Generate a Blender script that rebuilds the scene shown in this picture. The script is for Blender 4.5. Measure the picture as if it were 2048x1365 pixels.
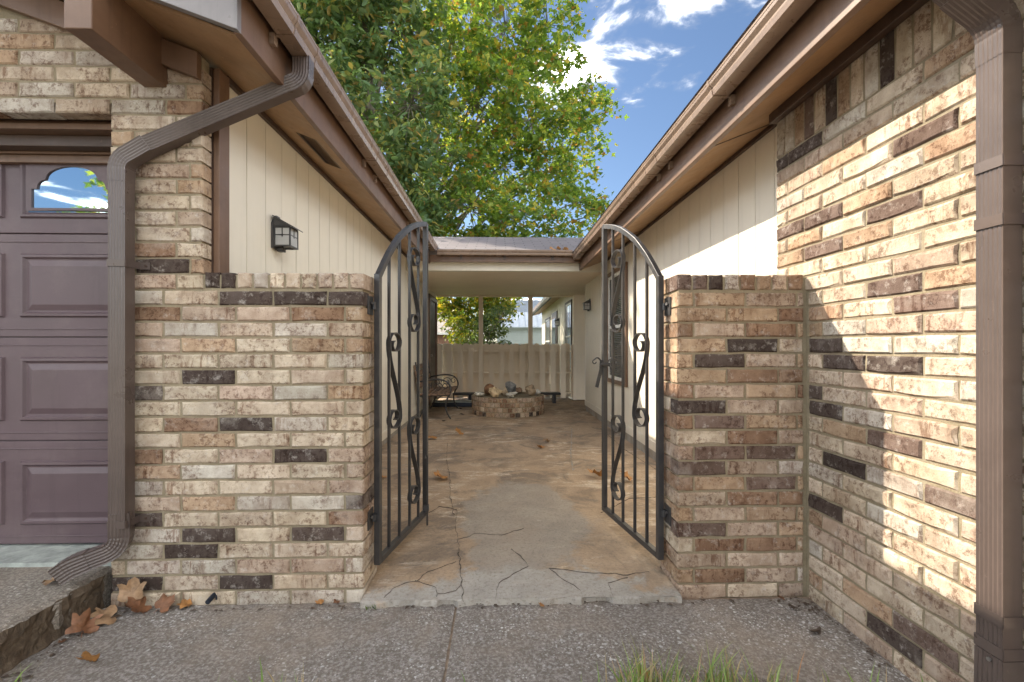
import bpy, bmesh, math, random
import numpy as np
from mathutils import Vector, Matrix, noise as mnoise
R = math.radians
random.seed(11)
for o in list(bpy.data.objects): bpy.data.objects.remove(o)
S = bpy.context.scene
COL = S.collection

# ------------------------------------------------------------------ camera, sky, sun, exposure
CAM_H = 1.16
cd = bpy.data.cameras.new('camera'); cam = bpy.data.objects.new('camera', cd); COL.objects.link(cam)
cd.sensor_width = 36; cd.lens = 36*920/2048; cd.shift_y = 12.5/2048
cd.clip_start = 0.02; cd.clip_end = 2000
cam.location = (0, 0, CAM_H); cam.rotation_euler = (R(90), 0, -math.atan(26/920))
S.camera = cam

SUN_TO = Vector((-1.0, 0.72, 0.97)).normalized()          # towards the sun
sun_el = math.asin(SUN_TO.z); sun_az = math.atan2(SUN_TO.x, SUN_TO.y)
sl = bpy.data.lights.new('sun', 'SUN'); so = bpy.data.objects.new('sun', sl); COL.objects.link(so)
sl.energy = 2.0; sl.angle = R(0.6); sl.color = (1, 0.88, 0.72)
so.rotation_euler = SUN_TO.to_track_quat('Z', 'Y').to_euler(); so.location = (-20, 15, 25)

W = bpy.data.worlds.new('World'); S.world = W; W.use_nodes = True
wt = W.node_tree; wt.nodes.clear()
def wn(t, **k):
    n = wt.nodes.new(t)
    for a, b in k.items(): setattr(n, a, b)
    return n
sky = wn('ShaderNodeTexSky', sky_type='NISHITA', sun_disc=False, sun_elevation=sun_el, sun_rotation=sun_az,
         altitude=50, air_density=1.0, dust_density=0.6, ozone_density=3.0)
tc = wn('ShaderNodeTexCoord'); sep = wn('ShaderNodeSeparateXYZ'); wt.links.new(tc.outputs['Generated'], sep.inputs[0])
# clouds: noise on a high flat layer, plus an unseen bank added as fill
zz = wn('ShaderNodeMath', operation='MAXIMUM'); wt.links.new(sep.outputs[2], zz.inputs[0]); zz.inputs[1].default_value = 0.10
dvx = wn('ShaderNodeMath', operation='DIVIDE'); dvy = wn('ShaderNodeMath', operation='DIVIDE')
wt.links.new(sep.outputs[0], dvx.inputs[0]); wt.links.new(zz.outputs[0], dvx.inputs[1])
wt.links.new(sep.outputs[1], dvy.inputs[0]); wt.links.new(zz.outputs[0], dvy.inputs[1])
cmb = wn('ShaderNodeCombineXYZ'); wt.links.new(dvx.outputs[0], cmb.inputs[0]); wt.links.new(dvy.outputs[0], cmb.inputs[1])
n1 = wn('ShaderNodeTexNoise'); n1.inputs['Scale'].default_value = 3.6; n1.inputs['Detail'].default_value = 8; n1.inputs['Roughness'].default_value = 0.56; n1.inputs['Distortion'].default_value = 0.35
wt.links.new(cmb.outputs[0], n1.inputs['Vector'])
n2 = wn('ShaderNodeTexNoise'); n2.inputs['Scale'].default_value = 1.15; n2.inputs['Detail'].default_value = 2
off = wn('ShaderNodeVectorMath', operation='ADD'); off.inputs[1].default_value = (3.1, 5.7, 0)
wt.links.new(cmb.outputs[0], off.inputs[0]); wt.links.new(off.outputs[0], n2.inputs['Vector'])
def blob(cx, cy, sx, sy):                                    # a cumulus heap at a place of the cloud layer
    sb = wn('ShaderNodeVectorMath', operation='SUBTRACT'); sb.inputs[1].default_value = (cx, cy, 0); wt.links.new(cmb.outputs[0], sb.inputs[0])
    ml = wn('ShaderNodeVectorMath', operation='MULTIPLY'); ml.inputs[1].default_value = (1/sx, 1/sy, 0); wt.links.new(sb.outputs[0], ml.inputs[0])
    ln = wn('ShaderNodeVectorMath', operation='LENGTH'); wt.links.new(ml.outputs[0], ln.inputs[0])
    mp = wn('ShaderNodeMapRange'); mp.inputs[1].default_value = 0; mp.inputs[2].default_value = 1.5; mp.inputs[3].default_value = 0.44; mp.inputs[4].default_value = 0
    wt.links.new(ln.outputs['Value'], mp.inputs[0]); return mp
b1 = blob(0.31, 1.70, 0.37, 0.33); b2 = blob(0.46, 1.20, 0.42, 0.18)
def add(a, b):
    m = wn('ShaderNodeMath', operation='ADD'); wt.links.new(a, m.inputs[0]); wt.links.new(b, m.inputs[1]); return m.outputs[0]
wide = wn('ShaderNodeMapRange'); wide.inputs[1].default_value = 0.40; wide.inputs[2].default_value = 0.56; wide.inputs[3].default_value = 0; wide.inputs[4].default_value = 0.36
wt.links.new(n2.outputs[0], wide.inputs[0])
# holds the added fill-light bank out of view, leaving blue round the heaps
gs = wn('ShaderNodeVectorMath', operation='SUBTRACT'); gs.inputs[1].default_value = (0.45, 2.4, 0); wt.links.new(cmb.outputs[0], gs.inputs[0])
gm = wn('ShaderNodeVectorMath', operation='MULTIPLY'); gm.inputs[1].default_value = (1/1.3, 1/1.7, 0); wt.links.new(gs.outputs[0], gm.inputs[0])
gl = wn('ShaderNodeVectorMath', operation='LENGTH'); wt.links.new(gm.outputs[0], gl.inputs[0])
gap = wn('ShaderNodeMapRange'); gap.inputs[1].default_value = 0.85; gap.inputs[2].default_value = 1.35; wt.links.new(gl.outputs['Value'], gap.inputs[0])
wm = wn('ShaderNodeMath', operation='MULTIPLY'); wt.links.new(wide.outputs[0], wm.inputs[0]); wt.links.new(gap.outputs[0], wm.inputs[1])
bsum = wn('ShaderNodeMath', operation='MAXIMUM'); wt.links.new(add(b1.outputs[0], b2.outputs[0]), bsum.inputs[0]); wt.links.new(wm.outputs[0], bsum.inputs[1])
n1s = wn('ShaderNodeMath', operation='MULTIPLY_ADD'); n1s.inputs[1].default_value = 1.05; n1s.inputs[2].default_value = -0.025; wt.links.new(n1.outputs[0], n1s.inputs[0])
tot = add(n1s.outputs[0], bsum.outputs[0])
cr = wn('ShaderNodeMapRange', interpolation_type='SMOOTHSTEP'); cr.inputs[1].default_value = 0.69; cr.inputs[2].default_value = 1.0
wt.links.new(tot, cr.inputs[0])
hs = wn('ShaderNodeHueSaturation'); hs.inputs['Saturation'].default_value = 1.0; hs.inputs['Value'].default_value = 0.70
wt.links.new(sky.outputs[0], hs.inputs['Color'])
cm = wn('ShaderNodeMix', data_type='RGBA'); wt.links.new(cr.outputs[0], cm.inputs['Factor'])
wt.links.new(hs.outputs[0], cm.inputs[6]); cs = wn('ShaderNodeMapRange'); cs.inputs[1].default_value = 0.74; cs.inputs[2].default_value = 1.05; cs.inputs[3].default_value = 4.5; cs.inputs[4].default_value = 66.0; wt.links.new(tot, cs.inputs[0])
cw = wn('ShaderNodeVectorMath', operation='SCALE'); cw.inputs[0].default_value = (1.0, 0.975, 0.925); wt.links.new(cs.outputs[0], cw.inputs['Scale'])
wt.links.new(cw.outputs[0], cm.inputs[7])
bg = wn('ShaderNodeBackground'); bg.inputs[1].default_value = 0.05; wt.links.new(cm.outputs[2], bg.inputs[0])
wo = wn('ShaderNodeOutputWorld'); wt.links.new(bg.outputs[0], wo.inputs[0])

S.view_settings.view_transform = 'Standard'; S.view_settings.look = 'None'
S.view_settings.exposure = 2.42; S.view_settings.gamma = 1.0; S.view_settings.use_curve_mapping = False
S.render.engine = 'CYCLES'; S.cycles.max_bounces = 10; S.cycles.diffuse_bounces = 6; S.cycles.transparent_max_bounces = 8

# ------------------------------------------------------------------ materials
MATS = {}
class NT:
    def __init__(s, name):
        s.m = bpy.data.materials.new(name); s.m.use_nodes = True; s.t = s.m.node_tree; s.t.nodes.clear()
        s.out = s.n('ShaderNodeOutputMaterial'); s.b = s.n('ShaderNodeBsdfPrincipled'); s.l(s.b.outputs[0], s.out.inputs[0])
        s.tc = s.n('ShaderNodeTexCoord'); MATS[name] = s.m
    def n(s, t, **k):
        x = s.t.nodes.new(t)
        for a, b in k.items(): setattr(x, a, b)
        return x
    def l(s, a, b): s.t.links.new(a, b)
    def noise(s, scale, detail=4, rough=0.55, vec=None, dist=0, mapscale=None):
        x = s.n('ShaderNodeTexNoise'); x.inputs['Scale'].default_value = scale; x.inputs['Detail'].default_value = detail
        x.inputs['Roughness'].default_value = rough; x.inputs['Distortion'].default_value = dist
        v = vec if vec is not None else s.tc.outputs['Object']
        if mapscale:
            mp = s.n('ShaderNodeMapping'); mp.inputs['Scale'].default_value = mapscale; s.l(v, mp.inputs[0]); v = mp.outputs[0]
        s.l(v, x.inputs['Vector']); return x.outputs[0]
    def ramp(s, fac, stops):
        r = s.n('ShaderNodeValToRGB'); el = r.color_ramp.elements
        while len(el) < len(stops): el.new(0.5)
        for e, (p, c) in zip(el, stops): e.position = p; e.color = (c, c, c, 1) if isinstance(c, (int, float)) else (*c, 1)
        s.l(fac, r.inputs[0]); return r.outputs[0]
    def mix(s, fac, a, b, mode='MIX'):
        x = s.n('ShaderNodeMix', data_type='RGBA', blend_type=mode)
        for v, i in ((fac, 0), (a, 6), (b, 7)):
            if isinstance(v, (int, float)): x.inputs[i].default_value = v
            elif isinstance(v, tuple): x.inputs[i].default_value = (*v, 1)
            else: s.l(v, x.inputs[i])
        return x.outputs[2]
    def bump(s, h, strength=0.3, dist=0.01):
        x = s.n('ShaderNodeBump'); x.inputs['Strength'].default_value = strength; x.inputs['Distance'].default_value = dist
        s.l(h, x.inputs['Height']); s.l(x.outputs[0], s.b.inputs['Normal'])
    def col(s, c):
        if isinstance(c, tuple): s.b.inputs['Base Color'].default_value = (*c, 1)
        else: s.l(c, s.b.inputs['Base Color'])
    def rough(s, r):
        if isinstance(r, (int, float)): s.b.inputs['Roughness'].default_value = r
        else: s.l(r, s.b.inputs['Roughness'])

def simple(name, c, rough=0.6, var=0.15, scale=6, bump=0.0, bscale=60, metal=0, grain=None, spec=None):
    t = NT(name); d = tuple(x*(1-var) for x in c); e = tuple(min(1, x*(1+var)) for x in c)
    nz = t.noise(scale, 5, 0.6, mapscale=grain)
    t.col(t.ramp(nz, [(0.3, d), (0.7, e)])); t.rough(rough); t.b.inputs['Metallic'].default_value = metal
    if spec is not None: t.b.inputs['Specular IOR Level'].default_value = spec
    if bump: t.bump(t.noise(bscale, 5, 0.65, mapscale=grain), bump, 0.004)
    return t.m

def brick_material():
    t = NT('brick'); oi = t.n('ShaderNodeObjectInfo')
    ml = t.n('ShaderNodeMath', operation='MULTIPLY'); ml.inputs[1].default_value = 137.0; t.l(oi.outputs['Random'], ml.inputs[0])
    cb = t.n('ShaderNodeCombineXYZ'); t.l(ml.outputs[0], cb.inputs[0]); t.l(ml.outputs[0], cb.inputs[1])
    ad = t.n('ShaderNodeVectorMath', operation='ADD'); t.l(t.tc.outputs['Object'], ad.inputs[0]); t.l(cb.outputs[0], ad.inputs[1]); v = ad.outputs[0]
    big = t.noise(11, 3, 0.6, v); mid = t.noise(42, 8, 0.78, v, 0.12); fine = t.noise(210, 5, 0.75, v)
    streak = t.noise(1, 5, 0.7, v, mapscale=(46, 46, 9))
    base = t.mix(t.ramp(big, [(0.35, 0.0), (0.65, 1.0)]), t.mix(1.0, oi.outputs['Color'], (0.80, 0.74, 0.70), 'MULTIPLY'), t.mix(1.0, oi.outputs['Color'], (1.16, 1.15, 1.13), 'MULTIPLY'))
    # umber flashing: blotches and upright streaks
    fl = t.n('ShaderNodeMath', operation='MULTIPLY'); t.l(t.ramp(mid, [(0.50, 0.0), (0.58, 0.85)]), fl.inputs[0]); t.l(t.ramp(t.noise(7, 2, 0.5, v), [(0.36, 0.0), (0.54, 1.0)]), fl.inputs[1])
    base = t.mix(fl.outputs[0], base, t.mix(1.0, base, (0.40, 0.31, 0.28), 'MULTIPLY'))
    f2 = t.n('ShaderNodeMath', operation='MULTIPLY'); t.l(t.ramp(streak, [(0.52, 0.0), (0.60, 0.85)]), f2.inputs[0]); t.l(t.ramp(t.noise(6.0, 2, 0.5, v, mapscale=(1, 1, 0.6)), [(0.48, 0.0), (0.62, 1.0)]), f2.inputs[1])
    base = t.mix(f2.outputs[0], base, t.mix(1.0, base, (0.50, 0.38, 0.33), 'MULTIPLY'))
    # lime scum and pale grains
    base = t.mix(t.ramp(t.noise(24, 6, 0.75, v), [(0.55, 0.0), (0.68, 0.55)]), base, t.mix(0.75, base, (0.66, 0.62, 0.56)))
    base = t.mix(t.ramp(fine, [(0.56, 0.0), (0.66, 0.7)]), base, t.mix(1.0, base, (0.5, 0.45, 0.42), 'MULTIPLY'))
    geo = t.n('ShaderNodeNewGeometry'); big2 = t.noise(1.7, 6, 0.68, geo.outputs['Position']); 
    base = t.mix(t.ramp(big2, [(0.46, 0.0), (0.66, 0.8)]), base, t.mix(1.0, base, (0.74, 0.68, 0.62), 'MULTIPLY'))
    base = t.mix(t.ramp(t.noise(2.6, 7, 0.72, geo.outputs['Position']), [(0.56, 0.0), (0.70, 0.35)]), base, (0.56, 0.51, 0.44))
    t.col(base); t.rough(0.93); t.b.inputs['Specular IOR Level'].default_value = 0.2
    hh = t.n('ShaderNodeMath', operation='MULTIPLY_ADD'); t.l(fine, hh.inputs[0]); hh.inputs[1].default_value = 0.45; t.l(mid, hh.inputs[2])
    t.bump(hh.outputs[0], 0.75, 0.006); return t.m
brick_material()

def mortar_material():
    t = NT('mortar'); nz = t.noise(9, 5, 0.65); f = t.noise(120, 5, 0.75)
    c = t.ramp(nz, [(0.3, (0.22, 0.18, 0.115)), (0.5, (0.31, 0.255, 0.165)), (0.72, (0.36, 0.31, 0.22))])
    c = t.mix(t.ramp(f, [(0.35, 0.5), (0.6, 0.0)]), c, (0.20, 0.17, 0.12)); t.col(c); t.rough(0.95); t.bump(f, 0.9, 0.006)
mortar_material()

def siding_material(name, c):
    t = NT(name); g = t.noise(1, 5, 0.65, mapscale=(90, 90, 3.0)); b = t.noise(1.6, 4, 0.6)
    cc = t.ramp(b, [(0.3, tuple(x*0.93 for x in c)), (0.7, tuple(min(1, x*1.04) for x in c))])
    cc = t.mix(t.ramp(t.noise(3, 6, 0.75, mapscale=(4, 4, 1)), [(0.62, 0.0), (0.80, 0.28)]), cc, tuple(x*0.72 for x in c))
    cc = t.mix(t.ramp(t.noise(1, 6, 0.7, mapscale=(16, 16, 0.9)), [(0.54, 0.0), (0.74, 0.30)]), cc, tuple(x*0.74 for x in c))
    t.col(cc); t.rough(0.55); t.bump(g, 0.3, 0.003)
siding_material('cream_paint', (0.74, 0.69, 0.58))
siding_material('tan_paint', (0.80, 0.69, 0.54))

def brown_paint(name, c, rough, grain=(2, 2, 40)):
    t = NT(name); nz = t.noise(3.5, 6, 0.65); sp = t.noise(55, 3, 0.6)
    cc = t.ramp(nz, [(0.3, tuple(x*0.82 for x in c)), (0.7, tuple(x*1.16 for x in c))])
    cc = t.mix(t.ramp(sp, [(0.68, 0.0), (0.76, 0.35)]), cc, tuple(min(1, x*2.1+0.02) for x in c))
    cc = t.mix(t.ramp(t.noise(1, 6, 0.7, mapscale=(22, 22, 1.6)), [(0.52, 0.0), (0.68, 0.45)]), cc, tuple(x*0.55 for x in c))      # drip streaks
    cc = t.mix(t.ramp(t.noise(1.2, 6, 0.7), [(0.50, 0.0), (0.72, 0.30)]), cc, tuple(min(1, x*1.5+0.03) for x in c))       # chalking
    t.col(cc); t.rough(t.ramp(t.noise(8, 4, 0.6), [(0.3, rough*0.85), (0.7, min(1, rough*1.2))]))
    t.bump(t.noise(1, 4, 0.6, mapscale=(60, 4, 60)), 0.10, 0.003)
brown_paint('brown_wood', (0.155, 0.088, 0.053), 0.42)
brown_paint('soffit_brown', (0.33, 0.20, 0.105), 0.5)
brown_paint('brown_metal', (0.235, 0.165, 0.12), 0.28)
brown_paint('spout_metal', (0.098, 0.074, 0.064), 0.30)
brown_paint('rake_sky_tint', (0.20, 0.185, 0.185), 0.30)  # brown rake board greyed, the sky's reflection put into its colour
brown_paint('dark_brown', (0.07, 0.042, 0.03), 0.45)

def door_paint():
    t = NT('door_paint'); c = (0.094, 0.062, 0.070)
    nz = t.noise(4, 5, 0.6); g = t.noise(1, 5, 0.6, mapscale=(4, 4, 120))
    cc = t.ramp(nz, [(0.3, tuple(x*0.9 for x in c)), (0.7, tuple(x*1.1 for x in c))]); cc = t.mix(t.ramp(t.noise(2.2, 8, 0.75), [(0.48, 0.0), (0.75, 0.35)]), cc, (0.22, 0.17, 0.16)); cc = t.mix(t.ramp(t.noise(1, 6, 0.7, mapscale=(14, 14, 1.2)), [(0.55, 0.0), (0.72, 0.35)]), cc, tuple(x*0.6 for x in c)); t.col(cc); t.rough(t.ramp(nz, [(0.3, 0.36), (0.7, 0.52)])); t.bump(g, 0.14, 0.002)
door_paint()

def iron():
    t = NT('black_iron'); a = t.noise(22, 6, 0.7); sp = t.noise(140, 3, 0.6)
    cc = t.ramp(a, [(0.35, (0.024, 0.025, 0.028)), (0.62, (0.042, 0.039, 0.038)), (0.74, (0.085, 0.058, 0.042))])
    cc = t.mix(t.ramp(sp, [(0.70, 0.0), (0.76, 0.6)]), cc, (0.22, 0.18, 0.15)); t.col(cc); t.rough(t.ramp(a, [(0.3, 0.30), (0.7, 0.52)])); t.bump(t.noise(70, 4, 0.6), 0.25, 0.002)
    t.b.inputs['Specular IOR Level'].default_value = 0.7
iron()

def slab_material():
    t = NT('stained_concrete')
    big = t.noise(0.9, 6, 0.66, dist=0.5); mid = t.noise(3.6, 9, 0.74, dist=0.35); fine = t.noise(55, 6, 0.78); gr = t.noise(190, 4, 0.8)
    c = t.ramp(big, [(0.30, (0.19, 0.138, 0.095)), (0.44, (0.31, 0.225, 0.15)), (0.55, (0.42, 0.305, 0.20)), (0.66, (0.34, 0.28, 0.22)), (0.78, (0.26, 0.20, 0.15))])
    c = t.mix(t.ramp(mid, [(0.42, 0.0), (0.56, 0.75)]), c, (0.46, 0.335, 0.22))
    c = t.mix(t.ramp(t.noise(2.0, 8, 0.72, dist=0.8), [(0.49, 0.0), (0.60, 0.85)]), c, (0.185, 0.145, 0.11))
    # flaked pale skin, streaked across
    flake = t.noise(4.6, 10, 0.80, dist=0.9, mapscale=(0.7, 1.5, 1)); reg = t.noise(1.1, 4, 0.6)
    k = t.n('ShaderNodeMath', operation='MULTIPLY'); t.l(t.ramp(flake, [(0.525, 0.0), (0.58, 0.85)]), k.inputs[0]); t.l(t.ramp(reg, [(0.43, 0.05), (0.58, 1.0)]), k.inputs[1])
    c = t.mix(k.outputs[0], c, (0.68, 0.58, 0.45))
    # a skim of grey cement floated over the middle of the walk
    sb = t.n('ShaderNodeVectorMath', operation='SUBTRACT'); sb.inputs[1].default_value = (0.16, 3.15, 0); t.l(t.tc.outputs['Object'], sb.inputs[0])
    rt = t.n('ShaderNodeMapping'); rt.inputs['Rotation'].default_value = (0, 0, R(20)); rt.inputs['Scale'].default_value = (1/0.42, 1/0.85, 0); t.l(sb.outputs[0], rt.inputs[0])
    ln = t.n('ShaderNodeVectorMath', operation='LENGTH'); t.l(rt.outputs[0], ln.inputs[0])
    wv = t.n('ShaderNodeMath', operation='MULTIPLY_ADD'); t.l(t.noise(3.4, 8, 0.7, dist=0.3), wv.inputs[0]); wv.inputs[1].default_value = 1.3; t.l(ln.outputs['Value'], wv.inputs[2])
    sy = t.n('ShaderNodeSeparateXYZ'); t.l(t.tc.outputs['Object'], sy.inputs[0])
    ax_ = t.n('ShaderNodeMath', operation='SUBTRACT'); t.l(sy.outputs[0], ax_.inputs[0]); ax_.inputs[1].default_value = 0.08
    ab = t.n('ShaderNodeMath', operation='ABSOLUTE'); t.l(ax_.outputs[0], ab.inputs[0])
    m1 = t.n('ShaderNodeMath', operation='MULTIPLY_ADD'); t.l(ab.outputs[0], m1.inputs[0]); m1.inputs[1].default_value = 0.42; t.l(sy.outputs[1], m1.inputs[2])
    m2 = t.n('ShaderNodeMath', operation='MULTIPLY_ADD'); t.l(t.noise(4.2, 8, 0.68, dist=0.4), m2.inputs[0]); m2.inputs[1].default_value = 0.75; t.l(m1.outputs[0], m2.inputs[2])
    m3 = t.n('ShaderNodeMath', operation='MULTIPLY'); m3.inputs[1].default_value = 0.25; t.l(m2.outputs[0], m3.inputs[0])
    c = t.mix(t.ramp(m3.outputs[0], [(0.705, 0.92), (0.725, 0.0)]), c, t.ramp(t.noise(8, 7, 0.7), [(0.3, (0.33, 0.31, 0.275)), (0.7, (0.47, 0.445, 0.40))]))
    hf = t.n('ShaderNodeMath', operation='MULTIPLY'); hf.inputs[1].default_value = 0.5; t.l(wv.outputs[0], hf.inputs[0])
    c = t.mix(t.ramp(hf.outputs[0], [(0.76, 0.85), (0.84, 0.0)]), c, t.ramp(mid, [(0.3, (0.29, 0.25, 0.205)), (0.7, (0.40, 0.355, 0.295))]))
    c = t.mix(t.ramp(t.noise(6.5, 10, 0.8, dist=0.6, mapscale=(0.8, 1.4, 1)), [(0.61, 0.0), (0.68, 0.55)]), c, (0.60, 0.54, 0.45))
    c = t.mix(t.ramp(t.noise(2.8, 8, 0.72, dist=0.5), [(0.55, 0.0), (0.70, 0.35)]), c, (0.36, 0.255, 0.165))
    c = t.mix(t.ramp(fine, [(0.50, 0.0), (0.70, 0.65)]), c, (0.11, 0.09, 0.07))
    c = t.mix(t.ramp(gr, [(0.58, 0.0), (0.70, 0.5)]), c, (0.50, 0.43, 0.34))
    t.col(c); t.rough(t.ramp(big, [(0.3, 0.55), (0.7, 0.85)]))
    h = t.n('ShaderNodeMath', operation='MULTIPLY_ADD'); t.l(fine, h.inputs[0]); h.inputs[1].default_value = 0.35; t.l(flake, h.inputs[2])
    t.bump(h.outputs[0], 0.7, 0.012)
slab_material()

def patch_material(name, a, b):
    t = NT(name); n = t.noise(7, 7, 0.7, dist=0.3); f = t.noise(90, 5, 0.75); st = t.noise(3, 6, 0.7, dist=0.6)
    c = t.ramp(n, [(0.3, a), (0.7, b)]); c = t.mix(t.ramp(st, [(0.50, 0.0), (0.64, 0.8)]), c, (0.25, 0.195, 0.14))
    c = t.mix(t.ramp(f, [(0.58, 0.0), (0.72, 0.5)]), c, (0.12, 0.105, 0.09)); t.col(c); t.rough(0.85); t.bump(f, 0.5, 0.004)
patch_material('grey_cement', (0.27, 0.25, 0.22), (0.40, 0.375, 0.33))
patch_material('old_patch', (0.28, 0.235, 0.18), (0.38, 0.325, 0.255))

def aggregate(name, base, base2, chip, amount, dirt=(0.09, 0.07, 0.05)):
    t = NT(name); n = t.noise(2.3, 6, 0.68); f = t.noise(75, 5, 0.75)
    c = t.ramp(n, [(0.3, base), (0.7, base2)]); c = t.mix(t.ramp(f, [(0.45, 0.7), (0.62, 0.0)]), c, dirt)
    for sc, th, am, w in ((46, 0.0, amount, 0.33), (85, 0.0, amount*0.95, 0.36), (150, 0.0, amount*0.8, 0.40)):
        vo = t.n('ShaderNodeTexVoronoi', feature='F1'); vo.inputs['Scale'].default_value = sc
        dn = t.n('ShaderNodeTexNoise'); dn.inputs['Scale'].default_value = sc*2.2; t.l(t.tc.outputs['Object'], dn.inputs['Vector'])
        av = t.n('ShaderNodeVectorMath', operation='MULTIPLY_ADD'); av.inputs[1].default_value = (0.012, 0.012, 0.0); t.l(dn.outputs[1], av.inputs[0]); t.l(t.tc.outputs['Object'], av.inputs[2]); t.l(av.outputs[0], vo.inputs['Vector'])
        sp = t.n('ShaderNodeSeparateColor'); t.l(vo.outputs['Color'], sp.inputs[0])
        mk = t.n('ShaderNodeMath', operation='MULTIPLY'); t.l(t.ramp(sp.outputs[0], [(1-amount-0.01, 0.0), (1-amount+0.01, 1.0)]), mk.inputs[0]); t.l(t.ramp(vo.outputs['Distance'], [(w-0.06, 1.0), (w+0.04, 0.0)]), mk.inputs[1])
        mk2 = t.n('ShaderNodeMath', operation='MULTIPLY'); t.l(mk.outputs[0], mk2.inputs[0]); t.l(t.ramp(t.noise(2.4, 5, 0.65), [(0.40, 0.06), (0.58, 1.0)]), mk2.inputs[1])
        cc = t.mix(sp.outputs[1], chip, tuple(x*0.55 for x in chip)); c = t.mix(mk2.outputs[0], c, cc)
    c = t.mix(t.ramp(t.noise(1.3, 6, 0.7), [(0.48, 0.0), (0.66, 0.6)]), c, (0.33, 0.265, 0.20))
    c = t.mix(t.ramp(t.noise(1.9, 6, 0.7, dist=0.5), [(0.54, 0.0), (0.70, 0.5)]), c, (0.12, 0.10, 0.085))
    t.col(c); t.rough(0.9); t.bump(f, 0.7, 0.006)
aggregate('sidewalk_concrete', (0.30, 0.275, 0.25), (0.40, 0.365, 0.33), (0.72, 0.71, 0.69), 0.17)
aggregate('drive_concrete', (0.26, 0.23, 0.19), (0.40, 0.355, 0.30), (0.56, 0.52, 0.46), 0.18)

def rubble():
    t = NT('crumbled_edge'); n = t.noise(14, 8, 0.75, dist=0.5); f = t.noise(80, 5, 0.75)
    c = t.ramp(n, [(0.3, (0.05, 0.038, 0.026)), (0.5, (0.13, 0.092, 0.058)), (0.7, (0.25, 0.19, 0.13))]); t.col(c); t.rough(0.95); t.bump(n, 1.0, 0.03)
rubble()
simple('crack_dark', (0.105, 0.084, 0.066), 0.95, 0.3, 30)
simple('joint_dirt', (0.27, 0.20, 0.14), 0.95, 0.4, 30, 0.6)
simple('lawn', (0.075, 0.10, 0.035), 0.95, 0.35, 8, 0.8)
simple('soil', (0.055, 0.042, 0.03), 0.95, 0.35, 25, 0.9)
simple('ash', (0.03, 0.028, 0.028), 0.95, 0.4, 30, 0.8)
simple('white_frame', (0.70, 0.68, 0.62), 0.4, 0.05)
simple('blind', (0.085, 0.078, 0.07), 0.5, 0.1)
simple('grey_metal_roof', (0.42, 0.47, 0.52), 0.35, 0.1, 4, metal=0.3)
simple('slate_roof', (0.11, 0.14, 0.18), 0.8, 0.2, 6)
simple('grey_siding', (0.40, 0.45, 0.47), 0.6, 0.06)
simple('pale_shingle', (0.36, 0.32, 0.28), 0.9, 0.15, 10)
simple('red_brick', (0.24, 0.13, 0.085), 0.9, 0.3, 30)
simple('black_paint', (0.012, 0.012, 0.016), 0.4, 0.2)
simple('bench_wood', (0.20, 0.125, 0.08), 0.6, 0.35, 5, 0.3, grain=(30, 2, 30))
simple('bark', (0.21, 0.18, 0.14), 0.9, 0.4, 6, 0.9, 20, grain=(1, 1, 0.4))
simple('rubber', (0.012, 0.018, 0.03), 0.55, 0.3)
simple('green_seal', (0.33, 0.355, 0.325), 0.8, 0.3, 18, 0.5)
simple('screw_steel', (0.45, 0.45, 0.45), 0.3, 0.1, metal=0.9)
simple('vent_metal', (0.11, 0.075, 0.05), 0.5, 0.1)
for i, c in enumerate([(0.20, 0.105, 0.055), (0.56, 0.43, 0.26), (0.25, 0.255, 0.25), (0.60, 0.57, 0.50), (0.34, 0.26, 0.17), (0.30, 0.20, 0.13)]):
    t = NT('rock_%d' % i); n = t.noise(11, 7, 0.75, dist=0.6)
    t.col(t.ramp(n, [(0.3, tuple(x*0.5 for x in c)), (0.5, c), (0.7, tuple(min(1, x*1.35) for x in c))])); t.rough(0.85); t.bump(n, 0.8, 0.02)

def glass_mat(name, c, rough=0.03):
    t = NT(name); t.col(c); t.rough(rough); t.b.inputs['Specular IOR Level'].default_value = 0.9; t.b.inputs['Coat Weight'].default_value = 0.15; t.b.inputs['Coat Roughness'].default_value = 0.02
    return t
glass_mat('window_glass', (0.02, 0.025, 0.028))
g = glass_mat('mirror_glass', (0.55, 0.66, 0.74)); g.b.inputs['Metallic'].default_value = 1.0; g.rough(0.02)
g = NT('lamp_glass'); g.col((0.62, 0.62, 0.60)); g.rough(0.25); g.b.inputs['Transmission Weight'].default_value = 0.35; g.b.inputs['Specular IOR Level'].default_value = 0.8

def shingle_material():
    t = NT('shingles'); mp = t.n('ShaderNodeMapping'); mp.inputs['Scale'].default_value = (1, 1, 1); t.l(t.tc.outputs['Object'], mp.inputs[0])
    br = t.n('ShaderNodeTexBrick'); br.inputs['Scale'].default_value = 1; br.inputs['Brick Width'].default_value = 0.30; br.inputs['Row Height'].default_value = 0.14
    br.inputs['Mortar Size'].default_value = 0.008; br.inputs['Color1'].default_value = (0.12, 0.105, 0.115, 1); br.inputs['Color2'].default_value = (0.17, 0.15, 0.155, 1); br.inputs['Mortar'].default_value = (0.03, 0.028, 0.03, 1)
    t.l(mp.outputs[0], br.inputs['Vector']); n = t.noise(160, 3, 0.7); c = t.mix(t.ramp(n, [(0.4, 0.0), (0.7, 0.6)]), br.outputs[0], (0.24, 0.22, 0.22))
    t.col(c); t.rough(0.85); t.bump(br.outputs[1], -0.4, 0.01)
shingle_material()

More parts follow.
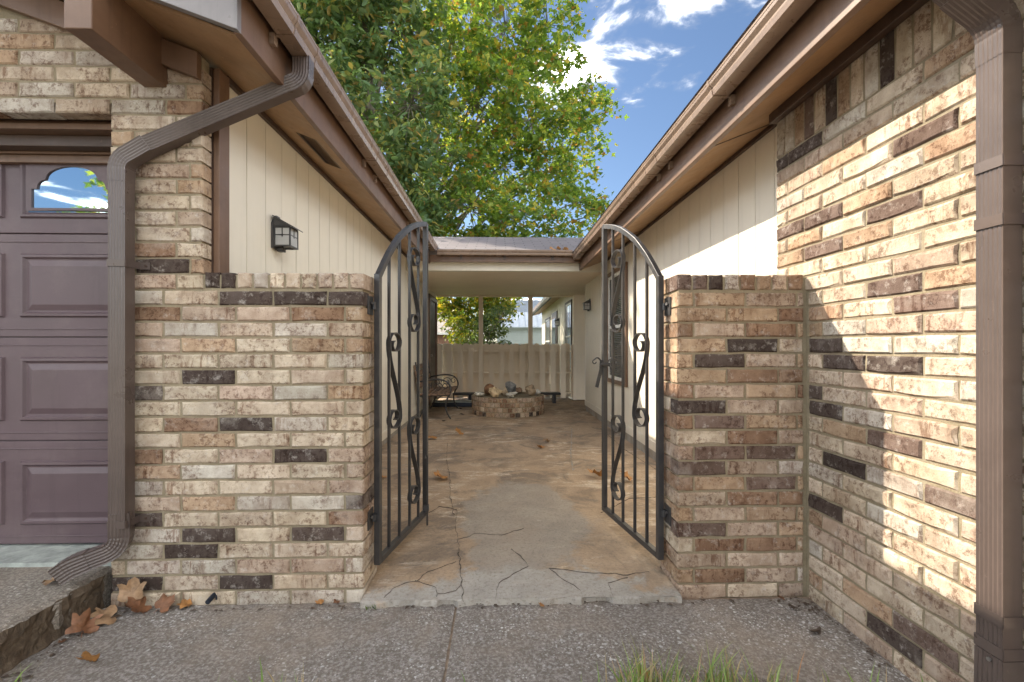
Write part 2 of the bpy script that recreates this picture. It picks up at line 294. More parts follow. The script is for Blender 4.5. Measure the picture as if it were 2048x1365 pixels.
def leaf_material(name, stops, trans=0.45, rough=0.5):
    t = NT(name); ge = t.n('ShaderNodeNewGeometry'); c = t.ramp(ge.outputs['Random Per Island'], stops)
    cl = t.noise(0.55, 3, 0.6); c = t.mix(t.ramp(cl, [(0.35, 0.45), (0.6, 0.0)]), c, t.mix(1.0, c, (0.68, 0.82, 0.76), 'MULTIPLY'))
    t.col(c); t.rough(rough); t.b.inputs['Specular IOR Level'].default_value = 0.35
    tr = t.n('ShaderNodeBsdfTranslucent'); t.l(t.mix(1.0, c, (1.6, 1.55, 0.7), 'MULTIPLY'), tr.inputs[0])
    ms = t.n('ShaderNodeMixShader'); ms.inputs[0].default_value = trans; t.l(t.b.outputs[0], ms.inputs[1]); t.l(tr.outputs[0], ms.inputs[2]); t.l(ms.outputs[0], t.out.inputs[0])
    return t.m
leaf_material('sycamore_leaf', [(0.0, (0.10, 0.17, 0.05)), (0.40, (0.165, 0.26, 0.06)), (0.72, (0.25, 0.33, 0.075)), (0.88, (0.42, 0.41, 0.08)), (0.955, (0.48, 0.33, 0.08)), (1.0, (0.36, 0.16, 0.07))], 0.52)
leaf_material('magnolia_leaf', [(0.0, (0.10, 0.17, 0.085)), (0.55, (0.155, 0.24, 0.105)), (0.80, (0.23, 0.29, 0.12)), (0.93, (0.36, 0.32, 0.11)), (1.0, (0.40, 0.25, 0.10))], 0.42, 0.34)
leaf_material('yellow_leaf', [(0.0, (0.08, 0.14, 0.03)), (0.40, (0.17, 0.22, 0.035)), (0.75, (0.36, 0.33, 0.05)), (1.0, (0.42, 0.27, 0.04))])
leaf_material('shrub_leaf', [(0.0, (0.06, 0.09, 0.04)), (0.6, (0.10, 0.15, 0.06)), (1.0, (0.18, 0.22, 0.08))], 0.35)

def dry_leaf(name, c):
    t = NT(name); n = t.noise(25, 6, 0.7); v = t.noise(60, 4, 0.7)
    cc = t.ramp(n, [(0.3, tuple(x*0.55 for x in c)), (0.55, c), (0.75, tuple(min(1, x*1.3) for x in c))]); t.col(cc); t.rough(0.6); t.bump(v, 0.4, 0.003)
dry_leaf('dry_leaf_rust', (0.23, 0.105, 0.05)); dry_leaf('dry_leaf_tan', (0.35, 0.22, 0.12)); dry_leaf('dry_leaf_orange', (0.42, 0.20, 0.06)); dry_leaf('dry_leaf_brown', (0.10, 0.07, 0.05))
def blade():
    t = NT('grass_blade'); ge = t.n('ShaderNodeNewGeometry'); sp = t.n('ShaderNodeSeparateXYZ'); t.l(t.tc.outputs['Object'], sp.inputs[0])
    c = t.ramp(ge.outputs['Random Per Island'], [(0.0, (0.14, 0.23, 0.05)), (0.55, (0.24, 0.34, 0.08)), (0.68, (0.40, 0.32, 0.14)), (0.9, (0.48, 0.37, 0.22)), (1.0, (0.32, 0.16, 0.07))])
    tip = t.n('ShaderNodeMapRange'); tip.inputs[1].default_value = 0.09; tip.inputs[2].default_value = 0.22; t.l(sp.outputs[2], tip.inputs[0])
    t.col(t.mix(tip.outputs[0], c, (0.40, 0.27, 0.13))); t.rough(0.55)
blade()

# ------------------------------------------------------------------ builders
ORG = {}
class MB:
    def __init__(s): s.v = []; s.f = []
    def add(s, vs, fs):
        k = len(s.v); s.v += [tuple(p) for p in vs]; s.f += [tuple(i+k for i in f) for f in fs]; return s
    def box(s, x0, x1, y0, y1, z0, z1):
        return s.add([(x0,y0,z0),(x1,y0,z0),(x1,y1,z0),(x0,y1,z0),(x0,y0,z1),(x1,y0,z1),(x1,y1,z1),(x0,y1,z1)],
                     [(0,3,2,1),(4,5,6,7),(0,1,5,4),(1,2,6,5),(2,3,7,6),(3,0,4,7)])
    def prism(s, poly, ax, a, b):                    # poly: 2D in the two other axes, extruded on axis ax
        def P(p, h):
            return (h, p[0], p[1]) if ax == 'x' else (p[0], h, p[1]) if ax == 'y' else (p[0], p[1], h)
        n = len(poly); vs = [P(p, a) for p in poly] + [P(p, b) for p in poly]
        return s.add(vs, [tuple(range(n-1, -1, -1)), tuple(range(n, 2*n))] + [(i, (i+1) % n, n+(i+1) % n, n+i) for i in range(n)])
    def sweep(s, path, prof, up=(0, 0, 1), closed=False, scales=None):
        path = [Vector(p) for p in path]; n = len(path); m = len(prof); rings = []
        up = Vector(up)
        for i, p in enumerate(path):
            t = ((path[min(i+1, n-1)] - path[max(i-1, 0)])).normalized()
            a = up.cross(t)
            if a.length < 1e-4: a = Vector((1, 0, 0)).cross(t)
            a.normalize(); b = t.cross(a).normalized(); k = scales[i] if scales else 1
            rings.append([p + a*q[0]*k + b*q[1]*k for q in prof])
        vs = [q for r in rings for q in r]; fs = []
        for i in range(n-1):
            for j in range(m):
                fs.append((i*m+j, i*m+(j+1) % m, (i+1)*m+(j+1) % m, (i+1)*m+j))
        fs += [tuple(range(m-1, -1, -1)), tuple((n-1)*m+j for j in range(m))]
        return s.add(vs, fs)
    def tube(s, path, r, n=8, r1=None, up=(0.13, 0.21, 0.97)):
        k = len(path); sc = None if r1 is None else [1 + (r1/r-1)*i/(k-1) for i in range(k)]
        return s.sweep(path, [(r*math.cos(2*math.pi*j/n), r*math.sin(2*math.pi*j/n)) for j in range(n)], up, scales=sc)
    def disc(s, c, nrm, r, n=10, th=0.004):
        c = Vector(c); nrm = Vector(nrm).normalized(); return s.tube([c, c+nrm*th], r, n)
    def mesh(s, name, org=(0, 0, 0)):
        me = bpy.data.meshes.new(name); ox, oy, oz = org
        me.from_pydata([(x-ox, y-oy, z-oz) for x, y, z in s.v], [], s.f); me.update(); return me
    def build(s, name, mat, parent=None, smooth=False, bevel=0, fix=True):
        org = ORG.get(parent, (0, 0, 0)) if parent else (0, 0, 0)
        me = s.mesh(name, org)
        if fix:
            bm = bmesh.new(); bm.from_mesh(me); bmesh.ops.recalc_face_normals(bm, faces=bm.faces); bm.to_mesh(me); bm.free()
        me.materials.append(MATS[mat]); o = bpy.data.objects.new(name, me); COL.objects.link(o)
        if parent: o.parent = parent; ORG[o] = org
        if smooth: me.shade_smooth()
        if bevel:
            b = o.modifiers.new('bevel', 'BEVEL'); b.width = bevel; b.segments = 2; b.limit_method = 'ANGLE'
        return o
def tag(o, label, cat, group=None):
    o['label'] = label; o['category'] = cat
    if group: o['group'] = group
    return o
def thing(name, loc, label, cat, group=None):
    o = bpy.data.objects.new(name, None); COL.objects.link(o); o.location = loc; o.empty_display_size = 0.1
    ORG[o] = tuple(loc); return tag(o, label, cat, group)
def struct(o): o['kind'] = 'structure'; return o
def put(name, me, parent, loc, rot=(0, 0, 0)):
    o = bpy.data.objects.new(name, me); COL.objects.link(o); o.parent = parent; g = ORG[parent]
    o.location = (loc[0]-g[0], loc[1]-g[1], loc[2]-g[2]); o.rotation_euler = rot; return o

# bricks: one small mesh per size and variant, shared
BR = {}
def brick_mesh(lx, ly, lz, ax='y'):
    """a moulded block with uneven arrises; its face looks along -ax"""
    k = (round(lx, 3), round(ly, 3), round(lz, 3), ax, random.randrange(5))
    if k in BR: return BR[k]
    w, d = (lx, ly) if ax == 'y' else (ly, lx); h = lz
    if w >= h: ring = [(-.5, -.5), (-.17, -.5), (.17, -.5), (.5, -.5), (.5, 0), (.5, .5), (.17, .5), (-.17, .5), (-.5, .5), (-.5, 0)]
    else: ring = [(-.5, -.5), (0, -.5), (.5, -.5), (.5, -.17), (.5, .17), (.5, .5), (0, .5), (-.5, .5), (-.5, .17), (-.5, -.17)]
    J = lambda a: random.uniform(-a, a)
    front, edge, back = [], [], []
    for u, v in ring:
        U, V = u*w+J(0.0024), v*h+J(0.0022); ins = 0.0055+abs(J(0.003))+(0.008 if random.random() < 0.09 else 0)
        su, sv = (1 if u > 0.4 else -1 if u < -0.4 else 0), (1 if v > 0.4 else -1 if v < -0.4 else 0)
        edge.append((U, -d/2+0.0055+abs(J(0.002)), V)); back.append((u*w, d/2, v*h)); front.append((U-su*ins, -d/2+J(0.0012), V-sv*ins*0.8))
    n = 10; vs = front+edge+back; fs = [tuple(range(n))] + [(i, (i+1) % n, n+(i+1) % n, n+i)[::-1] for i in range(n)] + [(n+i, n+(i+1) % n, 2*n+(i+1) % n, 2*n+i)[::-1] for i in range(n)]
    if ax == 'x': vs = [(y, -x, z) for x, y, z in vs]
    me = bpy.data.meshes.new('brick'); me.from_pydata(vs, [], fs); me.update(); me.materials.append(MATS['brick']); BR[k] = me; return me
def brick(parent, x0, x1, y0, y1, z0, z1, color, push=(0, 0, 0), ax='y'):
    o = put('brick', brick_mesh(x1-x0, y1-y0, z1-z0, ax), parent, ((x0+x1)/2+push[0], (y0+y1)/2+push[1], (z0+z1)/2),
            (R(random.gauss(0, 0.2)), R(random.gauss(0, 0.3)), R(random.gauss(0, 0.18))))
    o.color = (*color, 1); return o
def pick(pal):
    r = random.random(); a = 0
    for w, c in pal:
        a += w
        if r <= a: break
    k = random.uniform(0.86, 1.12); return tuple(min(1, x*k*random.uniform(0.988, 1.012)) for x in c)
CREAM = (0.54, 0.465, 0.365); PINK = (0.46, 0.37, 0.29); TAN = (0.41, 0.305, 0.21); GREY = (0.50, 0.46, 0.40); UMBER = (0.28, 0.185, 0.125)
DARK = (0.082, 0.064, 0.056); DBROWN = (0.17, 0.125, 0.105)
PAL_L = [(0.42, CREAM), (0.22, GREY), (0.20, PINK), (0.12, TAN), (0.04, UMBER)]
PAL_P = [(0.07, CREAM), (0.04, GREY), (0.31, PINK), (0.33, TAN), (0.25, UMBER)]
PAL_W = [(0.56, CREAM), (0.14, GREY), (0.20, PINK), (0.10, TAN)]
PAL_F = [(0.15, CREAM), (0.30, PINK), (0.35, TAN), (0.20, UMBER)]

P = 0.0737; JH = 0.0100; BL = 0.2515; JW = 0.0105
Z_CAP = 1.4264; YF = 2.175; XL = -0.635; XG = -1.376; XJ = -1.795; XR = 0.853; XW = 1.48; Y_BACK = 2.418; Z_TOP = 1.508
YD = 0.09
SL = 0.36                                             # roof pitch
XLW, ZLW = -1.37, 2.52                                # garage side wall and its soffit line
def zs_l(x): return ZLW + SL*(XLW - x)
XFL, ZFL = -1.0127, 2.392
XRW, ZRW = 1.59, 2.458
XFR, ZFR = 1.19, 2.299
Y_RAKE = 1.835; Y_CON = 6.6

# ------------------------------------------------------------------ ground
struct(MB().box(-300, 300, -300, 300, -0.5, -0.16).build('ground', 'lawn'))
# courtyard slab: worn top with slight unevenness, broken front lip
def slab():
    mb = MB(); nx, ny = 60, 150; x0, x1, y0, y1 = -1.372, 1.60, 2.12, 11.0
    for j in range(ny+1):
        for i in range(nx+1):
            x = x0+(x1-x0)*i/nx; y = y0+(y1-y0)*(j/ny)**1.7
            if y < 2.43: x = -0.632+(0.850+0.632)*i/nx
            z = 0.004*mnoise.noise((x*1.3, y*1.3, 0)) + 0.0025*mnoise.noise((x*5, y*5, 3))
            if j == 0: y += 0.026*mnoise.noise((x*6, 0, 5)) + 0.012*mnoise.noise((x*25, 0, 5)) + (0.035 if 0.395 < x < 0.525 or -0.28 < x < -0.21 else 0); z -= 0.006+(0.010 if 0.395 < x < 0.525 else 0)
            mb.v.append((x, y, z))
    for j in range(ny):
        for i in range(nx):
            a = j*(nx+1)+i; mb.f.append((a, a+1, a+nx+2, a+nx+1))
    k = len(mb.v)
    for i in range(nx+1): x, y, z = mb.v[i]; mb.v.append((x, y+0.004, -0.09))
    for i in range(nx): mb.f.append((i, k+i, k+i+1, i+1))
    o = mb.build('courtyard_slab', 'stained_concrete', smooth=False, fix=False); return struct(o)
SLAB = slab()
def rag(poly, amp=0.010, step=0.03, seed=0):
    out = []
    for i, a in enumerate(poly):
        b = poly[(i+1) % len(poly)]; a = Vector(a); b = Vector(b); n = max(1, int((b-a).length/step)); d = (b-a); nr = Vector((-d.y, d.x)).normalized() if d.length else d
        for j in range(n):
            p = a + d*(j/n); out.append(tuple(p + nr*amp*(mnoise.noise((p.x*14, p.y*14, seed))+0.6*mnoise.noise((p.x*45, p.y*45, seed)))))
    return out
CRK = [[(-0.165,2.10),(-0.178,2.262),(-0.200,2.381),(-0.216,2.526),(-0.246,2.78),(-0.284,2.979),(-0.299,3.293),(-0.429,3.363),(-0.499,3.214)],
 [(-0.012,2.12),(-0.006,2.258),(0.079,2.354),(0.152,2.428),(0.124,2.545),(0.055,2.653)],
 [(-0.621,5.574),(-0.538,4.73),(-0.446,4.176),(-0.364,3.478),(-0.302,3.168)], [(1.041,6.555),(0.779,4.976),(0.691,4.287)],
 [(0.265,2.415),(0.403,2.365),(0.656,2.325),(0.80,2.36)], [(-0.534,2.14),(-0.509,2.222),(-0.468,2.271),(-0.41,2.30),(-0.365,2.386),(-0.31,2.431),(-0.218,2.51)], [(-0.41,2.30),(-0.368,2.268),(-0.30,2.23),(-0.285,2.12)], [(-0.285,2.17),(-0.21,2.19),(-0.18,2.26)], [(0.263,2.403),(0.325,2.279),(0.392,2.177),(0.385,2.12)], [(0.528,2.12),(0.536,2.242),(0.667,2.313)], [(-0.246,2.78),(-0.15,2.86),(0.02,2.84),(0.17,2.95)], [(1.56,3.0),(1.50,4.2),(1.42,5.2),(1.45,6.6)], [(0.72,3.2),(1.0,3.5),(1.38,3.55)]]
for i, c in enumerate(CRK):
    pts = []
    for a, b in zip(c[:-1], c[1:]):
        n = max(2, int(math.dist(a, b)/0.02))
        for j in range(n):
            x = a[0]+(b[0]-a[0])*j/n; y = a[1]+(b[1]-a[1])*j/n
            pts.append((x+0.014*mnoise.noise((x*18, y*18, i)), y+0.014*mnoise.noise((x*18, y*18, i+7)), 0.0030 if y > 2.2 else 0.0020))
    w = (0.0015 if i < 1 else 0.0008) if i != 3 else 0.008
    MB().sweep(pts, [(-w, -0.006), (w, -0.006), (w*0.8, 0.0012), (-w*0.8, 0.0012)], scales=[0.25+2.6*abs(mnoise.noise((p[0]*13, p[1]*13, 2)))**1.2 for p in pts]).build('crack', 'crack_dark' if i != 3 else 'grey_cement', SLAB)
# sidewalk: two slabs with a dirt-filled joint
def gridslab(name, x0, x1, y0, y1, ztop, zbot, mat, parent=None, step=0.05, amp=0.003, f=None):
    nx = max(2, int((x1-x0)/step)); ny = max(2, int((y1-y0)/step)); mb = MB()
    for j in range(ny+1):
        for i in range(nx+1):
            x = x0+(x1-x0)*i/nx; y = y0+(y1-y0)*j/ny; z = ztop + amp*mnoise.noise((x*3, y*3, 1))
            if f: x, y, z = f(x, y, z, i, j, nx, ny)
            mb.v.append((x, y, z))
    for j in range(ny):
        for i in range(nx):
            a = j*(nx+1)+i; mb.f.append((a, a+1, a+nx+2, a+nx+1))
    ring = [i for i in range(nx+1)] + [(j+1)*(nx+1)-1 for j in range(1, ny+1)] + [ny*(nx+1)+i for i in range(nx-1, -1, -1)] + [j*(nx+1) for j in range(ny-1, 0, -1)]
    k = len(mb.v)
    for r in ring: x, y, z = mb.v[r]; mb.v.append((x, y, zbot))
    m = len(ring)
    for i in range(m): mb.f.append((ring[(i+1) % m], ring[i], k+i, k+(i+1) % m))
    return mb.build(name, mat, parent, fix=True)
def sw_edge(x, y, z, i, j, nx, ny):
    if j == ny: y += 0.012*mnoise.noise((x*9, 2, 0)); z -= 0.004
    if (i == 0 or i == nx): z -= 0.006; x += 0.004*mnoise.noise((y*30, 1, 0))
    return x, y, z
SW = MB().box(-1.83, 1.50, 1.50, 2.172, -0.13, -0.040).build('sidewalk', 'joint_dirt'); struct(SW)
gridslab('pavement_slab', -1.826, -0.203, 1.565, 2.168, -0.030, -0.12, 'sidewalk_concrete', SW, f=sw_edge)
gridslab('pavement_slab', -0.193, 1.478, 1.565, 2.150, -0.030, -0.12, 'sidewalk_concrete', SW, f=sw_edge)
struct(MB().box(-1.83, 1.50, 0.75, 1.499, -0.15, -0.055).build('verge', 'soil'))
struct(MB().box(-40, 40, -16, 0.74, -0.159, -0.06).build('front_pavement', 'drive_concrete'))
# raised driveway with crumbled edge
def dr_edge(x, y, z, i, j, nx, ny):
    if i == nx:
        x += 0.020*mnoise.noise((y*11, 0, 4)) + 0.012*mnoise.noise((y*35, 0, 4)) - 0.012; z -= 0.014
    if i == nx-1: z += 0.006*mnoise.noise((y*20, 3, 0))
    return x, y, z
DRV = gridslab('driveway', -5.2, -1.815, 0.0, 2.40, 0.118, -0.10, 'drive_concrete', step=0.045, f=dr_edge); struct(DRV)
def edge():
    mb = MB(); ny, nz = 110, 9
    for j in range(ny+1):
        for k in range(nz+1):
            y = 0.9+(2.172-0.9)*j/ny; z = -0.10+0.212*k/nz
            x = -1.806 + 0.020*mnoise.noise((y*14, z*18, 0)) + 0.014*mnoise.noise((y*40, z*40, 0)) - 0.016*(k/nz)
            mb.v.append((x, y, z))
    for j in range(ny):
        for k in range(nz):
            a = j*(nz+1)+k; mb.f.append((a, a+nz+1, a+nz+2, a+1))
    return mb.build('crumbled_edge', 'crumbled_edge', DRV, fix=False)
edge()
gridslab('threshold', -4.4, -1.80, 2.245, 2.47, 0.139, 0.05, 'green_seal', DRV, amp=0.006, step=0.03)

# ------------------------------------------------------------------ garage building (left)
GB = thing('garage_building', (-1.4, 2.3, 0), 'brick garage wing with brown roof edge and cream board side wall, left of the gates', 'building')
PL = thing('brick_gate_pier', (-1.0, 2.3, 0), 'pale low brick pier carrying the left gate, beside the garage downspout', 'gate pier')
bw = MB(); bw.prism([(-1.385, -0.05), (-1.385, zs_l(-1.385)-0.01), (-4.9, zs_l(-4.9)-0.01), (-4.9, 2.29), (XJ+0.006, 2.29), (XJ+0.006, -0.05)], 'y', YF+0.0080, YF+0.066)
BWL = bw.build('brick_wall', 'mortar', GB)
jb = MB().box(XJ+0.006, -1.5, YF+0.066, 2.56, -0.05, 2.29); jb.box(-4.9, -1.5, YF+0.066, 2.2, 2.29, 2.45); jb.build('jamb_wall', 'mortar', GB)
PLC = MB().box(-1.384, XL-0.0080, YF+0.0080, Y_BACK-0.012, -0.05, Z_CAP+0.072).build('mortar_core', 'mortar', PL)
DKL = [(-1.188,1.388),(-0.929,1.389),(-0.721,1.394),(-1.342,1.021),(-1.614,0.947),(-1.177,0.804),(-0.929,0.663),(-1.621,0.36),(-0.846,0.293),(-1.337,0.289),(-1.433,0.209),(-1.188,0.059),(-1.637,0.073),(-1.626,1.525),(-0.663,0.441)]
def col_for(a, z, half, darks, browns, pal):
    for (u, w) in darks:
        if abs(w-z) < P*0.5 and abs(u-a) < half+0.004: k = random.uniform(0.8, 1.35); return tuple(x*k for x in DARK)
    for (u, w) in browns:
        if abs(w-z) < P*0.5 and abs(u-a) < half+0.004: k = random.uniform(0.85, 1.3); return tuple(x*k for x in DBROWN)
    return pick(pal)
for i in range(20):                                    # courses below the pier cap, downwards
    zt = Z_CAP - i*P; z0, z1 = zt-P+JH/2, zt-JH/2; zc = (z0+z1)/2; x = XL; first = True
    while x > XJ + 0.02:
        ln = (0.163 if i % 2 == 0 else 0.083) if first else BL-JW
        x0 = max(x-ln, XJ)
        if x0-XJ < 0.05: x0 = XJ
        c = col_for((x0+x)/2, zc, (x-x0)/2, DKL, [], PAL_L); ctr = (x0+x)/2
        own = PL if ctr > XG else BWL
        dp = YD if not (first and i % 2) else Y_BACK-YF-0.002
        brick(own, x0, x, YF, YF+dp, z0, z1, c, (0, random.gauss(0, 0.0014), 0))
        if first and i % 2 == 0: brick(PL, XL-YD, XL, YF+dp+JW, Y_BACK, z0, z1, pick(PAL_P))
        x = x0-JW; first = False
n = 10; w = (XL-XG)/n
for i in range(n):                                     # rowlock cap
    x0 = XG+i*w; c = DARK if i in (0, 1) else pick(PAL_L)
    if i == n-1:
        brick(PL, x0+JW, XL, YF-0.001, YF+0.115, Z_CAP+JH, Z_TOP, c); brick(PL, x0+JW, XL, YF+0.126, Y_BACK, Z_CAP+JH, Z_TOP, pick(PAL_L))
    else: brick(PL, x0+JW, x0+w, YF-0.001, Y_BACK, Z_CAP+JH, Z_TOP+random.gauss(0, 0.0012), c)
for j in range(40):                                    # courses above the cap
    zb = Z_CAP + j*P; z0, z1 = zb+JH/2, zb+P-JH/2; zc = (z0+z1)/2
    if z1 > zs_l(-3.2): break
    xm = XJ if zc < 2.265 else -3.3; x = XG; first = True
    while x > xm + 0.02:
        ln = ((0.055, 0.118)[(j+1) % 2] if zc < 2.265 else (0.075, 0.165)[j % 2]) if first else BL-JW
        x0 = max(x-ln, xm)
        if x0-xm < 0.05: x0 = xm
        ctr = (x0+x)/2
        if z1 < zs_l(x)-0.02:
            c = col_for(ctr, zc, (x-x0)/2, DKL, [], PAL_L)
            brick(BWL, x0, x, YF, YF+(YD-0.02), z0, z1, c, (0, random.gauss(0, 0.0014), 0))
        x = x0-JW; first = False
# side wall of boards
def board_run(parent_thing, xface, sgn, y0, y1, z0, z1, mat, backname):
    back = MB().box(min(xface-sgn*0.010, xface-sgn*0.05), max(xface-sgn*0.010, xface-sgn*0.05), y0, y1, z0, z1).build(backname, mat, parent_thing)
    n = round((y1-y0)/0.2032); pitch = (y1-y0)/n
    mb = MB().box(-0.006, 0.006, -pitch/2+0.0035, pitch/2-0.0035, -(z1-z0)/2, (z1-z0)/2); me = mb.mesh('siding_board'); me.materials.append(MATS[mat])
    for i in range(n):
        put('siding_board', me, back, (xface-sgn*0.006+random.gauss(0, 0.0005), y0+pitch*(i+0.5), (z0+z1)/2))
    return back
SWL = board_run(GB, XLW, 1, 2.335, 10.06, 0.065, 2.515, 'cream_paint', 'siding_wall')
MB().box(XLW-0.003, XLW+0.012, 2.335, 8.9, 0.065, 0.16).build('skirt_board', 'cream_paint', GB, bevel=0.003)
MB().box(XLW-0.2, XLW-0.004, 2.42, 10.06, -0.1, 0.064).build('foundation', 'grey_cement', GB)
MB().box(XG+0.004, XG+0.034, 2.248, 2.332, 0, 2.50).build('corner_trim', 'brown_wood', GB, bevel=0.003)
MB().box(XLW-0.08, XG+0.003, 2.242, 2.34, 0, 2.50).build('corner_post', 'dark_brown', GB)
MB().box(XLW, XLW+0.022, 2.333, 10.06, 2.483, 2.516).build('frieze_board', 'dark_brown', GB, bevel=0.002)
# sloping soffit, fascia, rake
MB().prism([(XFL-0.02, zs_l(XFL)+0.002), (XLW-0.06, zs_l(XLW-0.06)+0.002), (XLW-0.06, zs_l(XLW-0.06)+0.014), (XFL-0.02, zs_l(XFL)+0.014)], 'y', Y_RAKE+0.03, 10.8).build('soffit', 'soffit_brown', GB)
MB().prism([(XLW-0.06, zs_l(XLW-0.06)+0.002), (-4.9, zs_l(-4.9)+0.002), (-4.9, zs_l(-4.9)+0.014), (XLW-0.06, zs_l(XLW-0.06)+0.014)], 'y', Y_RAKE+0.03, 2.23).build('rake_soffit', 'soffit_brown', GB)
MB().box(XFL-0.03, XFL, Y_RAKE, 6.80, ZFL, 2.66).build('fascia', 'brown_wood', GB, bevel=0.003)
MB().prism([(XFL+0.002, ZFL-0.004), (XFL+0.002, 2.665), (-4.9, 2.665+SL*3.887), (-4.9, ZFL-0.004+SL*3.887)], 'y', Y_RAKE-0.03, Y_RAKE).build('rake_board', 'rake_sky_tint', GB, bevel=0.002)
MB().prism([(XG-0.002, zs_l(XG)-0.012), (-4.9, zs_l(-4.9)-0.012), (-4.9, zs_l(-4.9)-0.13), (XG-0.002, zs_l(XG)-0.13)], 'y', YF-0.036, YF-0.004).build('frieze_board', 'brown_wood', GB, bevel=0.003)
def beam(x0, x1): MB().box(x0, x1, 1.78, YF+0.02, 2.362, zs_l(x1)+0.06).build('rafter_beam', 'brown_wood', GB, bevel=0.004)
beam(-1.640, -1.537); beam(-3.9, -3.797)
MB().prism([(-0.90, 2.64), (-4.9, 2.64+SL*4.0), (-9.0, 2.64), (-9.0, 2.55), (-4.9, 2.57+SL*4.0), (-1.02, 2.60)], 'y', Y_RAKE-0.02, 13.0).build('roof', 'shingles', GB)
MB().box(-9.0, -8.9, 2.3, 13, -0.1, 2.6).box(-4.95, -4.6, 2.19, 2.5, -0.1, 3.5).build('outer_wall', 'tan_paint', GB)
V = MB(); VENT = []
def on_soffit(x, y, dz=0): return (x, y, zs_l(x)-dz)
y0, y1, x0, x1 = 2.84, 3.30, -1.235, -1.115
vent = MB(); 
for (ax, bx, ay, by) in ((x0, x1, y0, y0+0.012), (x0, x1, y1-0.012, y1), (x0, x0+0.012, y0, y1), (x1-0.012, x1, y0, y1)):
    vent.prism([(ax, zs_l(ax)-0.004), (bx, zs_l(bx)-0.004), (bx, zs_l(bx)+0.003), (ax, zs_l(ax)+0.003)], 'y', ay, by)
SV = vent.build('soffit_vent', 'vent_metal', GB)
MB().prism([(x0+0.004, zs_l(x0+0.004)-0.0022), (x1-0.004, zs_l(x1-0.004)-0.0022), (x1-0.004, zs_l(x1-0.004)+0.001), (x0+0.004, zs_l(x0+0.004)+0.001)], 'y', y0+0.004, y1-0.004).build('backing', 'dark_brown', SV)
for i in range(9):
    ax = x0+0.014+i*0.0105; MB().prism([(ax, zs_l(ax)-0.0032), (ax+0.0055, zs_l(ax)-0.0095), (ax+0.0065, zs_l(ax)-0.0085), (ax+0.001, zs_l(ax)-0.0022)], 'y', y0+0.012, y1-0.012).build('slat', 'vent_metal', SV)
def gutter(parent, xb, sgn, zb, zl, y0, y1, wbot, wlip, mat='brown_metal', axis='y'):
    q = lambda d, z: (xb+sgn*d, z); t = 0.002
    h = zl-zb
    prof = [(0, zl-0.004), (0, zb), (wbot, zb), (wbot+0.006, zb+h*0.30), (wlip-0.018, zb+h*0.42), (wlip-0.004, zb+h*0.66), (wlip-0.002, zl-0.012), (wlip, zl-0.010), (wlip, zl), (wlip-0.014, zl)]
    inner = [(wlip-0.014, zl-t), (wlip-t-0.002, zl-t), (wlip-0.006, zb+h*0.66), (wlip-0.020, zb+h*0.44), (wbot+0.004, zb+h*0.31), (wbot-t, zb+t), (t, zb+t), (t, zl-0.004)]
    pts = [q(d, z) for d, z in prof+inner]
    return MB().prism(pts, axis, y0, y1).build('gutter', mat, parent, smooth=False)
def strap(parent, g, xb, sgn, zb, zl, y, wbot, wlip, gap, mat='brown_metal'):
    h = zl-zb; e = 0.003
    pr = [(-gap+0.001, zb-0.004), (wbot+0.003, zb-0.004), (wbot+0.009, zb+h*0.30), (wlip-0.015, zb+h*0.41), (wlip-0.001, zb+h*0.65), (wlip+0.002, zl+0.002)]
    pr2 = [(d-e, z+e) for d, z in reversed(pr)]
    b = MB().prism([(xb+sgn*d, z) for d, z in pr+pr2], 'y', y-0.010, y+0.010)
    b.box(min(xb-sgn*gap, xb-sgn*(gap-0.022)), max(xb-sgn*gap, xb-sgn*(gap-0.022)), y-0.016, y+0.016, zb-0.045, zb+0.005)
    b.build('bracket', mat, g)
GL = gutter(GB, -0.982, 1, 2.543, 2.634, 1.72, 6.72, 0.074, 0.094)
for y in (2.07, 2.295, 3.44, 3.75, 5.1): strap(GB, GL, -0.982, 1, 2.543, 2.634, y, 0.074, 0.094, 0.03)
